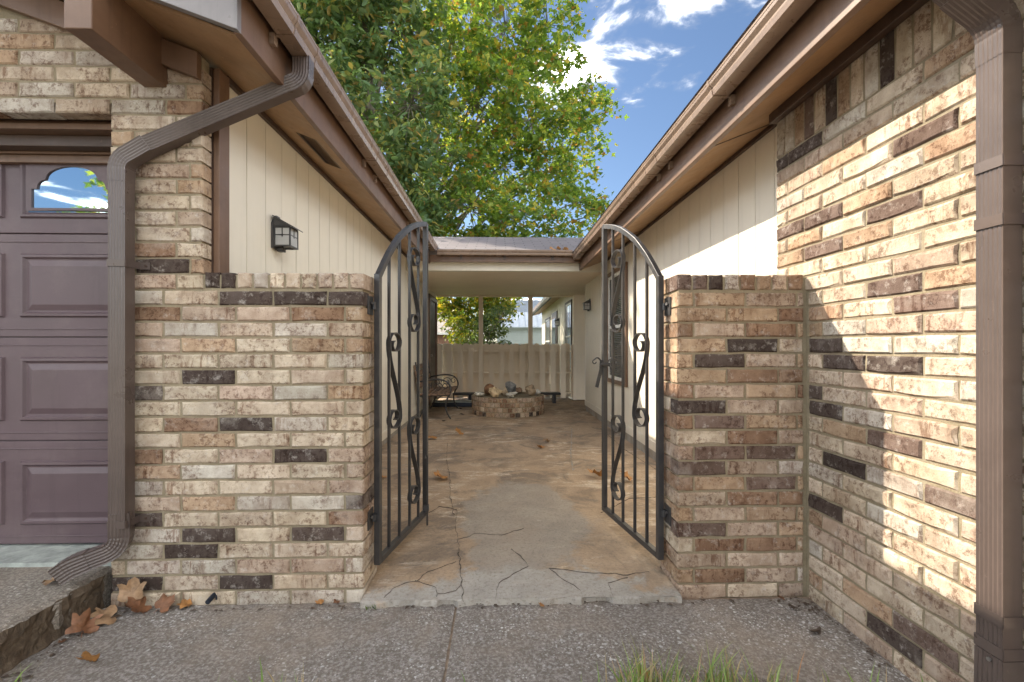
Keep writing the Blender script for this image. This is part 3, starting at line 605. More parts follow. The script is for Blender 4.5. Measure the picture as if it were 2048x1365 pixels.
# garage door
YDR = 2.44
GD = MB().box(-4.3, -1.73, YDR+0.012, YDR+0.05, 0.142, 2.285).build('garage_door', 'door_paint', GB)
zs0 = 0.150; SECT = 0.5325
pan_x = [(-1.935+k*-0.0, 0) for k in range(1)]
for s in range(4):
    a = zs0+s*SECT; b = min(a+SECT-0.006, 2.283)
    sec = MB().box(-4.3, -1.74, YDR-0.004, YDR+0.0115, a, b)
    if s < 3:
        sec.box(-4.3, -1.74, YDR-0.008, YDR-0.0045, a+0.035, a+0.042); sec.box(-4.3, -1.74, YDR-0.008, YDR-0.0045, b-0.042, b-0.035)
    sec.build('door_section', 'door_paint', GD, bevel=0.003)
    for k in range(4):
        xr = -1.930-k*0.605; xl = xr-0.528
        z0, z1 = a+0.098, a+SECT-0.105
        if s == 3: z0, z1 = a+0.075, a+SECT-0.066
        # moulded panel: sunken ring then raised field
        def ring(m0, d0, m1, d1):
            vs = []
            for m, d in ((m0, d0), (m1, d1)):
                vs += [(xl+m, YDR-d, z0+m), (xr-m, YDR-d, z0+m), (xr-m, YDR-d, z1-m), (xl+m, YDR-d, z1-m)]
            return vs, [(0, 1, 5, 4), (1, 2, 6, 5), (2, 3, 7, 6), (3, 0, 4, 7)]
        mb = MB()
        for m0, d0, m1, d1 in ((0, 0.004, 0.008, 0.016), (0.008, 0.016, 0.020, 0.0165), (0.020, 0.0165, 0.030, 0.006), (0.030, 0.006, 0.036, 0.0055)):
            mb.add(*ring(m0, d0, m1, d1))
        if s < 3:
            mb.add(*ring(0.036, 0.0055, 0.066, 0.0150)); m = 0.066
            mb.add([(xl+m, YDR-0.015, z0+m), (xr-m, YDR-0.015, z0+m), (xr-m, YDR-0.015, z1-m), (xl+m, YDR-0.015, z1-m)], [(0, 1, 2, 3)])
            mb.build('panel', 'door_paint', GD, fix=False)
        else:
            # window plate with a stepped arch, mirror pane behind it
            cx = (xl+xr)/2; hw = 0.200; wz0 = z0+0.052; arch = [(hw, wz0), (hw, wz0+0.098), (hw-0.028, wz0+0.098)]
            for q in range(7): th = R(90*q/6); arch.append((hw-0.028-0.040*math.sin(th)*0.0-0.040*(1-math.cos(th)), wz0+0.104+0.040*math.sin(th)))
            r0 = hw-0.028-0.040-0.004; zc = wz0+0.144
            for q in range(1, 19): th = R(90*q/18); arch.append((r0*math.cos(th), zc+0.064*math.sin(th)+0.006))
            right = [(cx+u, w) for u, w in arch]; left = [(cx-u, w) for u, w in reversed(arch)][1:]
            hole = right+left; oz0, oz1, ox0, ox1 = z0+0.036, z1-0.036, xl+0.036, xr-0.036
            # plate: strip between hole and rectangle, by rays from the centre
            c0 = Vector((cx, wz0+0.09)); outer = []
            for u, w in hole:
                d = Vector((u, w))-c0; ts = []
                if d.x > 1e-9: ts.append((ox1-c0.x)/d.x)
                if d.x < -1e-9: ts.append((ox0-c0.x)/d.x)
                if d.y > 1e-9: ts.append((oz1-c0.y)/d.y)
                if d.y < -1e-9: ts.append((oz0-c0.y)/d.y)
                outer.append(c0+d*min(ts))
            nh = len(hole); vs = [(u, YDR-0.016, w) for u, w in hole] + [(p.x, YDR-0.016, p.y) for p in outer] + [(u, YDR-0.004, w) for u, w in hole]
            fs = [(i, (i+1) % nh, nh+(i+1) % nh, nh+i) for i in range(nh)] + [(i, (i+1) % nh, 2*nh+(i+1) % nh, 2*nh+i) for i in range(nh)]
            mb.add(vs, fs)
            for cxx, czz in ((ox0, oz0), (ox1, oz0), (ox1, oz1), (ox0, oz1)):      # close the corners
                idx = min(range(nh), key=lambda i: (outer[i]-Vector((cxx, czz))).length)
                for e in (-1, 1):
                    j = (idx+e) % nh; mb.add([(cxx, YDR-0.0161, czz), (outer[idx].x, YDR-0.0161, outer[idx].y), (outer[j].x, YDR-0.0161, outer[j].y)], [(0, 1, 2)])
            mb.build('window_frame', 'door_paint', GD, fix=False)
            MB().box(cx-hw-0.02, cx+hw+0.02, YDR-0.0085, YDR-0.0055, wz0-0.02, z1-0.04).build('pane', 'mirror_glass', GD)
hd = MB(); hd.box(-4.4, XJ, 2.245, 2.40, 2.262, 2.289); hd.build('lintel', 'dark_brown', GB)
for (y0, y1, z0, z1, m) in ((2.30, 2.40, 2.235, 2.262, 'brown_wood'), (2.262, 2.40, 2.205, 2.234, 'brown_wood'), (2.325, 2.42, 2.150, 2.204, 'dark_brown'), (2.385, 2.425, 2.262-0.125, 2.262-0.112, 'brown_wood'), (2.40, 2.432, 2.262-0.165, 2.262-0.126, 'brown_wood')):
    MB().box(-4.4, XJ, y0, y1, z0, z1).build('door_head_trim', m, GB, bevel=0.003)
MB().box(-1.80, -1.755, 2.40, 2.43, 0.13, 2.20).build('door_jamb_trim', 'brown_wood', GB, bevel=0.003)
# house door far along this wall
DR = MB().box(XLW-0.04, XLW+0.004, 9.02, 9.92, 0.07, 2.10).build('house_door', 'dark_brown', GB)
MB().box(XLW-0.05, XLW+0.035, 8.92, 9.02, 0.05, 2.2).box(XLW-0.05, XLW+0.035, 9.92, 10.02, 0.05, 2.2).box(XLW-0.05, XLW+0.034, 8.92, 10.02, 2.1, 2.2).build('door_casing', 'brown_wood', GB, bevel=0.004)
MB().tube([(XLW+0.004, 9.12, 1.0), (XLW+0.055, 9.12, 1.0)], 0.024, 10).build('handle', 'screw_steel', DR)

# ------------------------------------------------------------------ house on the right
HB = thing('house_wing', (1.6, 2.3, 0), 'brick and cream board house wing with sunlit wall on the right of the gates', 'building')
PR = thing('brick_gate_pier', (1.15, 2.3, 0), 'brown low brick pier carrying the right gate, against the sunlit wall', 'gate pier')
BWR = MB().box(XW+0.0080, XW+0.16, -0.6, Y_BACK-0.006, -0.1, 2.47).build('brick_wall', 'mortar', HB)
PRC = MB().box(XR+0.0080, XW+0.007, YF+0.0080, Y_BACK-0.012, -0.05, Z_CAP+0.072).build('mortar_core', 'mortar', PR)
DKR = [(1.226,1.167),(1.066,1.095),(0.981,0.88)]; DBR = [(1.083,0.801),(1.071,0.662),(1.326,0.66),(0.986,0.586),(1.326,0.511),(1.058,0.274)]
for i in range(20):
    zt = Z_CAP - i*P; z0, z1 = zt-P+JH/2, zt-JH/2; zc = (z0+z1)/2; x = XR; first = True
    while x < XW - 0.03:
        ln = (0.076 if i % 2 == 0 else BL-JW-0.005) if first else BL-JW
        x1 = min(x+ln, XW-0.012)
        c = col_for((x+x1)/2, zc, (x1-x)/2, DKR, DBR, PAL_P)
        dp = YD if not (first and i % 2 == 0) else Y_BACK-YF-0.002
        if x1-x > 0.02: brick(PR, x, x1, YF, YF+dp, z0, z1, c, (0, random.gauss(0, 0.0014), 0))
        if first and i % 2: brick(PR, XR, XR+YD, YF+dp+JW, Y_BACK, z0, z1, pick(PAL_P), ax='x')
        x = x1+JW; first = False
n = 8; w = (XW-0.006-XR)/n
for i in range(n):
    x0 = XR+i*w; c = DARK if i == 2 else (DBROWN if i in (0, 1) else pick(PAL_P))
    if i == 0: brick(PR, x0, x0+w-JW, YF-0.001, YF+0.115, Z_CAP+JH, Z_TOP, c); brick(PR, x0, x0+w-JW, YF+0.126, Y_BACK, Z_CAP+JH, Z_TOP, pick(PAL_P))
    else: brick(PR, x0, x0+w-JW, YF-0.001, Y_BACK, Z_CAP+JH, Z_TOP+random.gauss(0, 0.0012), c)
DKW = [(2.214,2.133),(2.37,2.124),(2.048,1.167),(1.947,1.091),(1.638,1.089),(2.111,0.952),(2.055,0.875),(1.902,0.651),(2.048,0.427),(1.634,0.058)]
DBW = [(1.548,1.908),(2.081,1.767),(2.26,1.78),(2.048,1.614),(1.634,1.395),(1.552,1.314),(1.643,0.796),(1.459,0.643),(1.657,1.705),(1.657,0.126)]
for k in range(-20, 10):
    zb = Z_CAP + k*P; z0, z1 = zb+JH/2, zb+P-JH/2; zc = (z0+z1)/2
    ph = 1.942 + (0.0 if k % 2 == 0 else BL/2) ; y = ph + 3*BL
    while y > 0.55:
        ya, yb = y-BL+JW, y
        if ya < Y_BACK-0.03:
            yb = min(yb, Y_BACK)
            if not (zc < 1.44 and ya > YF+0.005):
                if zc < 1.44 and yb > YF: yb = max(min(yb, YF-0.012), ya+0.03)
                c = col_for((ya+yb)/2, zc, (yb-ya)/2, DKW, DBW, PAL_W)
                brick(BWR, XW, XW+YD, ya, yb, z0, z1, c, (random.gauss(0, 0.0011), 0, 0), 'x')
        y -= BL
y = Y_BACK; i = 0
while y > 0.6:                                         # soldier course
    c = DARK if i in (5, 9) else (DBROWN if i in (3, 16) else pick(PAL_W))
    brick(BWR, XW, XW+YD, y-0.0635, y, Z_CAP+10*P+0.004, Z_CAP+10*P+0.245, c, (random.gauss(0, 0.0011), 0, 0), 'x'); y -= 0.0737; i += 1
MB().box(XW-0.042, XW-0.003, -0.6, Y_BACK-0.003, 2.348, 2.50).build('frieze_board', 'dark_brown', HB, bevel=0.004)
SWR = board_run(HB, XRW, -1, Y_BACK-0.005, 8.41, 0.10, 2.47, 'cream_paint', 'siding_wall')
MB().box(XRW-0.013, XRW+0.003, Y_BACK, 8.411, 0.10, 0.195).build('skirt_board', 'cream_paint', HB, bevel=0.003)
MB().box(XRW+0.004, XRW+0.2, Y_BACK-0.1, 8.40, -0.1, 0.099).build('foundation', 'grey_cement', HB)
MB().box(XRW-0.012, XRW+0.09, 8.411, 8.425, 0.1, 2.31).build('corner_board', 'cream_paint', HB)
MB().box(XRW-0.022, XRW, Y_BACK+0.003, 6.84, 2.425, 2.462).build('frieze_board', 'dark_brown', HB, bevel=0.002)
SLR = (ZRW-ZFR)/(XRW-XFR)
def zs_r(x): return ZFR+SLR*(x-XFR)
MB().prism([(XFR+0.02, zs_r(XFR+0.02)), (XRW+0.08, zs_r(XRW+0.08)), (XRW+0.08, zs_r(XRW+0.08)+0.012), (XFR+0.02, zs_r(XFR+0.02)+0.012)], 'y', -1.0, 10.6).build('soffit', 'soffit_brown', HB)
for y in (2.60, 5.05):
    MB().prism([(XFR+0.03, zs_r(XFR+0.03)-0.0035), (XRW-0.02, zs_r(XRW-0.02)-0.0035), (XRW-0.02, zs_r(XRW-0.02)+0.001), (XFR+0.03, zs_r(XFR+0.03)+0.001)], 'y', y, y+0.012).build('soffit_seam', 'dark_brown', HB)
MB().box(XFR, XFR+0.032, -1.0, 6.80, ZFR, 2.52).build('fascia', 'brown_wood', HB, bevel=0.003)
MB().prism([(1.05, 2.515), (5.0, 2.515+SL*3.95), (9.5, 2.515), (9.5, 2.42), (5.0, 2.44+SL*3.95), (1.20, 2.475)], 'y', -1.0, 10.8).build('roof', 'shingles', HB)
MB().box(9.3, 9.4, -1, 10.8, -0.1, 2.5).box(1.70, 9.3, 10.5, 10.6, -0.1, 2.4).build('outer_wall', 'tan_paint', HB)
GR = gutter(HB, 1.160, -1, 2.430, 2.505, -1.0, 6.66, 0.080, 0.104)
for y in (0.9, 2.30, 3.13, 3.36, 4.9): strap(HB, GR, 1.160, -1, 2.430, 2.505, y, 0.080, 0.104, 0.03)
def window(parent, x, sgn, y0, y1, z0, z1, blinds=True, fm='brown_wood'):
    # in a wall facing sgn along x
    bx = lambda a, b: (min(x+sgn*a, x+sgn*b), max(x+sgn*a, x+sgn*b))
    w = MB()
    for (a, b, c, d) in ((y0, y1, z0, z0+0.055), (y0, y1, z1-0.055, z1), (y0, y0+0.055, z0+0.0551, z1-0.0551), (y1-0.055, y1, z0+0.0551, z1-0.0551)):
        q = bx(0, 0.028); w.box(q[0], q[1], a, b, c, d)
    o = w.build('window', fm, parent, bevel=0.003); g = MB()
    for (a, b, c, d) in ((y0+0.056, y1-0.056, z0+0.056, z0+0.10), (y0+0.056, y1-0.056, z1-0.10, z1-0.056), (y0+0.056, y0+0.10, z0+0.1001, z1-0.1001), (y1-0.10, y1-0.056, z0+0.1001, z1-0.1001), (y0+0.10, y1-0.10, (z0+z1)/2-0.02, (z0+z1)/2+0.02)):
        q = bx(0, 0.018); g.box(q[0], q[1], a, b, c, d)
    g.build('sash', 'white_frame', o, bevel=0.002)
    q = bx(0.001, 0.004); MB().box(q[0], q[1], y0+0.1, y1-0.1, z0+0.1, z1-0.1).build('pane', 'window_glass', o)
    if blinds:
        z = z0+0.115
        bl = MB()
        while z < z1-0.11: q = bx(0.0045, 0.009); bl.box(q[0], q[1], y0+0.103, y1-0.103, z, z+0.014); z += 0.024
        bl.build('blind', 'blind', o)
    return o
window(HB, XRW, -1, 5.63, 6.64, 0.665, 2.215)

# ------------------------------------------------------------------ covered passage between the two
BZ = thing('breezeway_roof', (0.1, 8.4, 0), 'low shingled roof with cream beam and two cream posts spanning the passage', 'roof')
XA, XB = XLW+0.003, XRW-0.003
MB().prism([(Y_CON+0.02, 2.55), (8.4, 3.17), (10.7, 2.42), (10.7, 2.36), (8.4, 3.10), (Y_CON+0.10, 2.50)], 'x', -2.2, 2.4).build('roof', 'shingles', BZ)
MB().box(-1.0, 1.2, Y_CON+0.10, Y_CON+0.135, 2.400, 2.545).build('fascia', 'brown_wood', BZ, bevel=0.003)
MB().box(XA+0.002, XB-0.002, 6.82, 6.93, 2.292, 2.52).build('beam', 'cream_paint', BZ, bevel=0.004)
MB().box(XA, 2.2, 6.931, 10.35, 2.305, 2.330).build('ceiling', 'tan_paint', BZ)
MB().box(XA, 2.2, 10.08, 10.20, 2.27, 2.303).build('back_beam', 'tan_paint', BZ)
g = gutter(BZ, 0, 1, 2.485, 2.560, -0.91, 1.07, 0.080, 0.104, axis='x')
for v in g.data.vertices:                                # profile laid out along y for this one
    pass
bpy.data.objects.remove(g)
def gutter_x(parent, yb, zb, zl, x0, x1, wbot, wlip):
    h = zl-zb; t = 0.002
    prof = [(0, zl-0.004), (0, zb), (wbot, zb), (wbot+0.006, zb+h*0.30), (wlip-0.018, zb+h*0.42), (wlip-0.004, zb+h*0.66), (wlip-0.002, zl-0.012), (wlip, zl-0.010), (wlip, zl), (wlip-0.014, zl)]
    inner = [(wlip-0.014, zl-t), (wlip-t-0.002, zl-t), (wlip-0.006, zb+h*0.66), (wlip-0.020, zb+h*0.44), (wbot+0.004, zb+h*0.31), (wbot-t, zb+t), (t, zb+t), (t, zl-0.004)]
    return MB().prism([(yb-d, z) for d, z in prof+inner], 'x', x0, x1).build('gutter', 'brown_metal', parent)
GX = gutter_x(BZ, Y_CON+0.09, 2.485, 2.560, -0.886, 1.056, 0.080, 0.104)
for x in (-0.55, 0.08, 0.78):
    MB().box(x-0.010, x+0.010, Y_CON+0.012, Y_CON+0.098, 2.478, 2.483).box(x-0.016, x+0.016, Y_CON+0.075, Y_CON+0.098, 2.440, 2.4775).build('bracket', 'dark_brown', GX)
for x in (-0.395, 0.687):
    MB().box(x-0.048, x+0.048, 10.030, 10.092, 0.0, 2.268).build('post', 'tan_paint', BZ, bevel=0.004)
MB().box(1.62, 2.6, 9.95, 10.10, 0.02, 2.303).build('end_wall', 'tan_paint', BZ)
struct(MB().box(1.55, 4.0, 8.3, 10.3, -0.1, -0.012).build('passage_floor', 'stained_concrete'))

# fence of pickets on both faces of the rails
FE = thing('board_fence', (0.1, 10.13, 0), 'chest high cream picket fence closing the far end of the passage', 'fence')
def picket_mesh(w, h):
    pts = [(-w/2, 0), (w/2, 0), (w/2, h-0.045)]
    for q in range(1, 8): th = R(180*q/8); pts.append((w/2*0.86*math.cos(th), h-0.045+0.045*math.sin(th)))
    pts.append((-w/2, h-0.045))
    me = MB().prism([(x, z) for x, z in pts], 'y', -0.009, 0.009).mesh('picket'); me.materials.append(MATS['tan_paint']); return me
pm = picket_mesh(0.118, 1.19); pb = picket_mesh(0.150, 1.205)
for k in range(14):
    x = -1.306+k*0.2265
    put('picket', pm, FE, (x, 10.105, 0.045+random.gauss(0, 0.003)), (0, R(random.gauss(0, 0.25)), 0))
    if k < 13: put('picket', pb, FE, (x+0.113, 10.335, 0.045+random.gauss(0, 0.003)))
for z in (1.072, 0.589, 0.14): MB().box(-1.36, 1.62, 10.1145, 10.3255, z-0.02, z+0.02).build('rail', 'tan_paint', FE)
MB().box(1.60, 1.66, 9.90, 9.948, 0.02, 1.24).build('end_post', 'tan_paint', FE, bevel=0.003)

# ------------------------------------------------------------------ iron gates
ARCH = [(0, 1.52), (0.1, 1.60), (0.188, 1.665), (0.28, 1.722), (0.369, 1.775), (0.5, 1.832), (0.614, 1.875), (0.72, 1.908), (0.83, 1.935), (0.92, 1.953), (1.0, 1.965)]
def arch_z(f):
    for (a, za), (b, zb) in zip(ARCH[:-1], ARCH[1:]):
        if f <= b: return za+(zb-za)*(f-a)/(b-a)
    return ARCH[-1][1]
def scroll_path(w, h):
    Rr = w/2; out = []
    for q in range(44):
        f = q/43; th = R(180-440*(1-f)); r = Rr*(0.24+0.76*min(1, f/0.62)**1.2); cx = -Rr*0.10*(1-f); out.append((cx+r*math.cos(th), h/2-Rr*0.78+0.78*r*math.sin(th)))
    a = out[-1]; b = (Rr, -h/2+Rr*0.78)
    for q in range(1, 12):
        f = q/12; s = f*f*(3-2*f); out.append((a[0]+(b[0]-a[0])*s, a[1]+(b[1]-a[1])*f))
    for q in range(44):
        f = q/43; th = R(-440*f); r = Rr*(0.24+0.76*min(1, (1-f)/0.62)**1.2); cx = Rr*0.10*f; out.append((cx+r*math.cos(th), -h/2+Rr*0.78+0.78*r*math.sin(th)))
    return out
def gate(label, hinge, lead, wall_sign, latch):
    h = Vector((hinge[0], hinge[1], 0)); l = Vector((lead[0], lead[1], 0)); d = (l-h); L = d.length; d.normalize(); nrm = Vector((-d.y, d.x, 0))
    G = thing('iron_gate', (hinge[0], hinge[1], 0), label, 'gate', 'pair of open iron gates')
    def pt(u, z, o=0): return h+d*u+nrm*o+Vector((0, 0, z))
    s = 0.0150; sq = [(-s, -s), (s, -s), (s, s), (-s, s)]
    zb = 0.078
    fr = MB()
    fr.sweep([pt(0, zb), pt(0, 1.525)], sq, up=nrm); fr.sweep([pt(L, zb), pt(L, 1.962)], sq, up=nrm)
    fr.sweep([pt(s, zb+s), pt(L-s, zb+s)], sq, up=nrm)
    fr.sweep([pt(f*L, z-0.008) for f, z in ARCH], [(-s, -s*0.9), (s, -s*0.9), (s, s*0.9), (-s, s*0.9)], up=nrm)
    fr.build('frame', 'black_iron', G, bevel=0.002)
    b = 0.0068; bq = [(-b, -b), (b, -b), (b, b), (-b, b)]; fs = (0.190, 0.388, 0.606, 0.812)
    for f in fs: MB().sweep([pt(f*L, zb+s), pt(f*L, arch_z(f)-0.012)], bq, up=nrm).build('bar', 'black_iron', G)
    for (f0, f1, za, zb2) in ((fs[2], fs[3], 1.760, 1.255), (fs[0], fs[1], 1.238, 0.722), (fs[2], fs[3], 0.738, 0.220)):
        w = (f1-f0)*L+0.012; hh = za-zb2; uc = (f0+f1)/2*L; zc = (za+zb2)/2
        pts = [pt(uc+u, zc+z) for u, z in scroll_path(w, hh)]
        MB().sweep(pts, [(-0.0026, -0.0135), (0.0026, -0.0135), (0.0026, 0.0135), (-0.0026, 0.0135)], up=nrm).build('scroll', 'black_iron', G, smooth=False)
    for z in (1.365, 0.318):
        hg = MB(); px = XL if wall_sign < 0 else XR; y = hinge[1]-0.015
        hg.box(min(px, px-wall_sign*0.006), max(px, px-wall_sign*0.006), y-0.06, y+0.022, z-0.045, z+0.045)
        hg.tube([(px, y, z), (hinge[0], hinge[1], z)], 0.008, 8); hg.tube([(px-wall_sign*0.016, y-0.002, z-0.018), (px-wall_sign*0.016, y-0.002, z+0.018)], 0.012, 10)
        hg.tube([(px-wall_sign*0.006, y-0.03, z+0.01), (px-wall_sign*0.016, y-0.034, z+0.012)], 0.008, 8)
        hg.build('hinge', 'black_iron', G)
    if latch:
        lt = MB(); z = 1.045
        def horn(sg):
            a = [pt(L-0.004, z+0.050*math.sin(2.3*t)-0.004, sg*(0.012+0.060*t)) for t in [q/10 for q in range(11)]]
            return a + [pt(L-0.004, z+0.033-0.013*(1-math.cos(w)), sg*(0.072+0.013*math.sin(w))) for w in (0.5, 1.2, 2.0, 2.9, 3.8, 4.6)]
        lt.tube(horn(1), 0.006, 7, 0.0035); lt.tube(horn(-1), 0.006, 7, 0.0035)
        lt.sweep([pt(L, z+0.03, 0.021), pt(L, z-0.03, 0.024), pt(L, z-0.09, 0.040), pt(L, z-0.15, 0.055)], [(-0.011, -0.004), (0.011, -0.004), (0.011, 0.004), (-0.011, 0.004)], up=d)
        lt.tube([pt(L-0.02, z, -0.030), pt(L-0.02, z, 0.034)], 0.012, 10)
        lt.tube([pt(L-0.03, z+0.0, -0.020), pt(L-0.035, z-0.05, -0.045), pt(L-0.035, z-0.13, -0.050)], 0.006, 6)
        lt.build('latch', 'black_iron', G)
    else:
        dr = MB(); dr.tube([pt(L-0.035, 0.02, -0.024), pt(L-0.035, 0.46, -0.024), pt(L-0.060, 0.485, -0.024), pt(L-0.064, 0.455, -0.024)], 0.0065, 8)
        dr.box(*(lambda p: (p.x-0.016, p.x+0.016, p.y-0.016, p.y+0.016, p.z-0.02, p.z+0.02))(pt(L-0.035, 0.13, -0.018)))
        dr.build('drop_bolt', 'black_iron', G)
    return G
gate('open arched black iron gate hinged to the pale pier, without a latch', (-0.604, 2.315), (-0.477, 3.0), -1, False)
gate('open arched black iron gate hinged to the brown pier, with a scrolled latch', (0.822, 2.33), (0.699, 3.03), 1, True)

# ------------------------------------------------------------------ downspouts
def flute(w, d):                                        # cross-section with ribs on the broad faces
    pts = []
    n = 6
    for k in range(n*2+1):
        x = -w/2+w*k/(n*2); pts.append((x, -d/2+(0.0022 if k % 2 else 0)))
    for k in range(n*2+1):
        x = w/2-w*k/(n*2); pts.append((x, d/2-(0.0022 if k % 2 else 0)))
    return pts
def arc(pts, r=0.06, n=6):
    out = [Vector(pts[0])]
    for a, b, c in zip(pts[:-2], pts[1:-1], pts[2:]):
        a, b, c = Vector(a), Vector(b), Vector(c); u = (a-b).normalized(); v = (c-b).normalized(); rr = min(r, (a-b).length*0.45, (c-b).length*0.45)
        p, q = b+u*rr, b+v*rr
        for k in range(n+1): t = k/n; out.append(p*(1-t)**2+b*2*t*(1-t)+q*t*t)
    out.append(Vector(pts[-1])); return out
DL = thing('downspout', (-1.695, 2.12, 0.12), 'brown fluted downspout crossing under the garage eave and running down the brick corner', 'downspout')
W1, D1 = 0.074, 0.056
xs, ys = -1.695, 2.115
def spout_sweep(path, up, w=W1, d=D1, crimp=None):
    sc = None
    if crimp: sc = [1+crimp*(1 if i % 2 else -0.4) for i in range(len(path))]
    return MB().sweep(path, flute(w, d), up=up, scales=sc)
spout_sweep([(xs, ys, 0.36), (xs, ys, 1.93)], (0, 1, 0)).build('pipe', 'spout_metal', DL)
el = arc([(xs, ys, 1.90), (xs, ys, 1.995), (xs+0.11, ys+0.016, 2.075)], 0.085, 9); spout_sweep(el, (0, 1, 0), W1+0.003, D1+0.003, 0.02).build('elbow', 'spout_metal', DL)
spout_sweep([(xs+0.09, ys+0.013, 2.060), (-0.995, 2.225, 2.402)], (0, 1, 0)).build('pipe', 'spout_metal', DL)
el = arc([(-1.03, 2.22, 2.385), (-0.94, 2.235, 2.43), (-0.94, 2.24, 2.545)], 0.07, 9); spout_sweep(el, (0, 1, 0), W1+0.003, D1+0.003, 0.02).build('elbow', 'spout_metal', DL)
el = arc([(xs, ys, 0.42), (xs, ys, 0.262), (xs-0.12, ys-0.045, 0.222)], 0.115, 12); spout_sweep(el, (0.35, -0.94, 0), W1+0.003, D1+0.004, 0.03).build('elbow', 'spout_metal', DL)
el = arc([(xs-0.105, ys-0.039, 0.228), (xs-0.165, ys-0.062, 0.206), (xs-0.205, ys-0.077, 0.176)], 0.04, 6); spout_sweep(el, (0.35, -0.94, 0), W1+0.008, D1+0.010, 0.03).build('outlet', 'spout_metal', DL)
for z in (1.535, 0.372):
    m = MB(); a, b = W1/2+0.002, D1/2+0.002
    m.box(xs-a, xs+a, ys-b-0.002, ys-b, z-0.016, z+0.016); m.box(xs-a-0.002, xs-a, ys-b, YF-0.004, z-0.016, z+0.016); m.box(xs+a, xs+a+0.002, ys-b, YF-0.004, z-0.016, z+0.016)
    m.box(xs+a+0.002, xs+a+0.045, YF-0.006, YF-0.004, z-0.016, z+0.016); st = m.build('strap', 'spout_metal', DL)
    MB().disc((xs+a+0.028, YF-0.006, z), (0, -1, 0), 0.006, 8).build('screw', 'dark_brown', st)
DRt = thing('downspout', (1.44, 1.29, -0.03), 'sunlit brown fluted downspout strapped to the brick wall at the right edge', 'downspout')
xs2, ys2 = 1.445, 1.291
spout_sweep([(xs2, ys2, 0.24), (xs2, ys2, 2.03)], (1, 0, 0)).build('pipe', 'spout_metal', DRt)
el = arc([(xs2, ys2, 1.99), (xs2, ys2, 2.10), (xs2-0.12, ys2, 2.19)], 0.085, 9); spout_sweep(el, (1, 0, 0), W1+0.003, D1+0.003, 0.02).build('elbow', 'spout_metal', DRt)
spout_sweep([(xs2-0.10, ys2, 2.175), (1.15, ys2, 2.325)], (1, 0, 0)).build('pipe', 'spout_metal', DRt)
el = arc([(1.19, ys2, 2.296), (1.11, ys2, 2.355), (1.11, ys2, 2.435)], 0.06, 8); spout_sweep(el, (1, 0, 0), W1+0.003, D1+0.003, 0.02).build('elbow', 'spout_metal', DRt)
el = arc([(xs2, ys2, 0.275), (xs2, ys2, 0.08), (xs2-0.15, ys2, 0.03)], 0.12, 10); spout_sweep(el, (1, 0, 0), W1+0.005, D1+0.005, 0.02).build('elbow', 'spout_metal', DRt)
for z in (1.688, 1.522, 0.385, 0.295):
    m = MB(); a, b = W1/2+0.002, D1/2+0.002
    m.box(xs2-b-0.002, xs2-b, ys2-a, ys2+a, z-0.016, z+0.016); m.box(xs2-b, XW-0.004, ys2-a-0.002, ys2-a, z-0.016, z+0.016); m.box(xs2-b, XW-0.004, ys2+a, ys2+a+0.002, z-0.016, z+0.016)
    m.box(XW-0.006, XW-0.004, ys2-a-0.045, ys2-a-0.002, z-0.016, z+0.016); st = m.build('strap', 'spout_metal', DRt)
MB().disc((xs2-b-0.003, ys2-0.005, 0.262), (-1, 0, 0), 0.006, 10).build('screw', 'screw_steel', DRt)

# ------------------------------------------------------------------ wall lamps
def lamp(name, x, sgn, y, z, label, k=1.0):
    T = thing(name, (x, y, z), label, 'wall lamp', 'lantern wall lamps')
    X = lambda a: x+sgn*a*k
    def bx(m, a0, a1, y0, y1, z0, z1): m.box(min(X(a0), X(a1)), max(X(a0), X(a1)), y+y0*k, y+y1*k, z+z0*k, z+z1*k); return m
    m = MB(); m.prism([(y-0.062*k, z), (y+0.062*k, z), (y+0.062*k, z+0.15*k), (y+0.02*k, z+0.205*k), (y-0.02*k, z+0.205*k), (y-0.062*k, z+0.15*k)], 'x', X(0), X(0.014)); m.build('back_plate', 'black_iron', T)
    m = MB(); a, b = X(0.010), X(0.135)
    m.prism([(a, z+0.197*k), (b, z+0.128*k), (b, z+0.122*k), (a, z+0.190*k)], 'y', y-0.068*k, y+0.068*k)
    for s2 in (-1, 1): m.prism([(a, z+0.189*k), (X(0.112), z+0.134*k), (a, z+0.134*k)], 'y', y+s2*0.054*k, y+s2*0.057*k)
    m.build('cap', 'black_iron', T)
    f = MB(); t = 0.008
    for yy in (-0.056, 0.056-t): bx(f, 0.104, 0.112, yy, yy+t, 0.012, 0.130); bx(f, 0.014, 0.022, yy, yy+t, 0.012, 0.130); bx(f, 0.022, 0.104, yy, yy+t, 0.012, 0.020); bx(f, 0.022, 0.104, yy, yy+t, 0.122, 0.130); bx(f, 0.022, 0.104, yy+0.001, yy+t-0.001, 0.078, 0.084); bx(f, 0.059, 0.066, yy+0.001, yy+t-0.001, 0.070, 0.122)
    bx(f, 0.104, 0.112, -0.048, 0.048, 0.012, 0.020); bx(f, 0.104, 0.112, -0.048, 0.048, 0.122, 0.130); bx(f, 0.105, 0.111, -0.048, 0.048, 0.078, 0.084); bx(f, 0.105, 0.111, -0.004, 0.004, 0.070, 0.122)
    f.build('cage', 'black_iron', T)
    for yy in (-0.053, 0.051): bx(MB(), 0.022, 0.104, yy, yy+0.002, 0.020, 0.122).build('pane', 'lamp_glass', T)
    bx(MB(), 0.107, 0.109, -0.048, 0.048, 0.020, 0.122).build('pane', 'lamp_glass', T)
    bx(MB(), 0.014, 0.050, -0.02, 0.02, -0.012, 0.011).build('stem', 'black_iron', T)
lamp('wall_lamp', XLW+0.001, 1, 2.865, 1.758, 'black lantern on the cream boards beside the garage corner', 1.0)
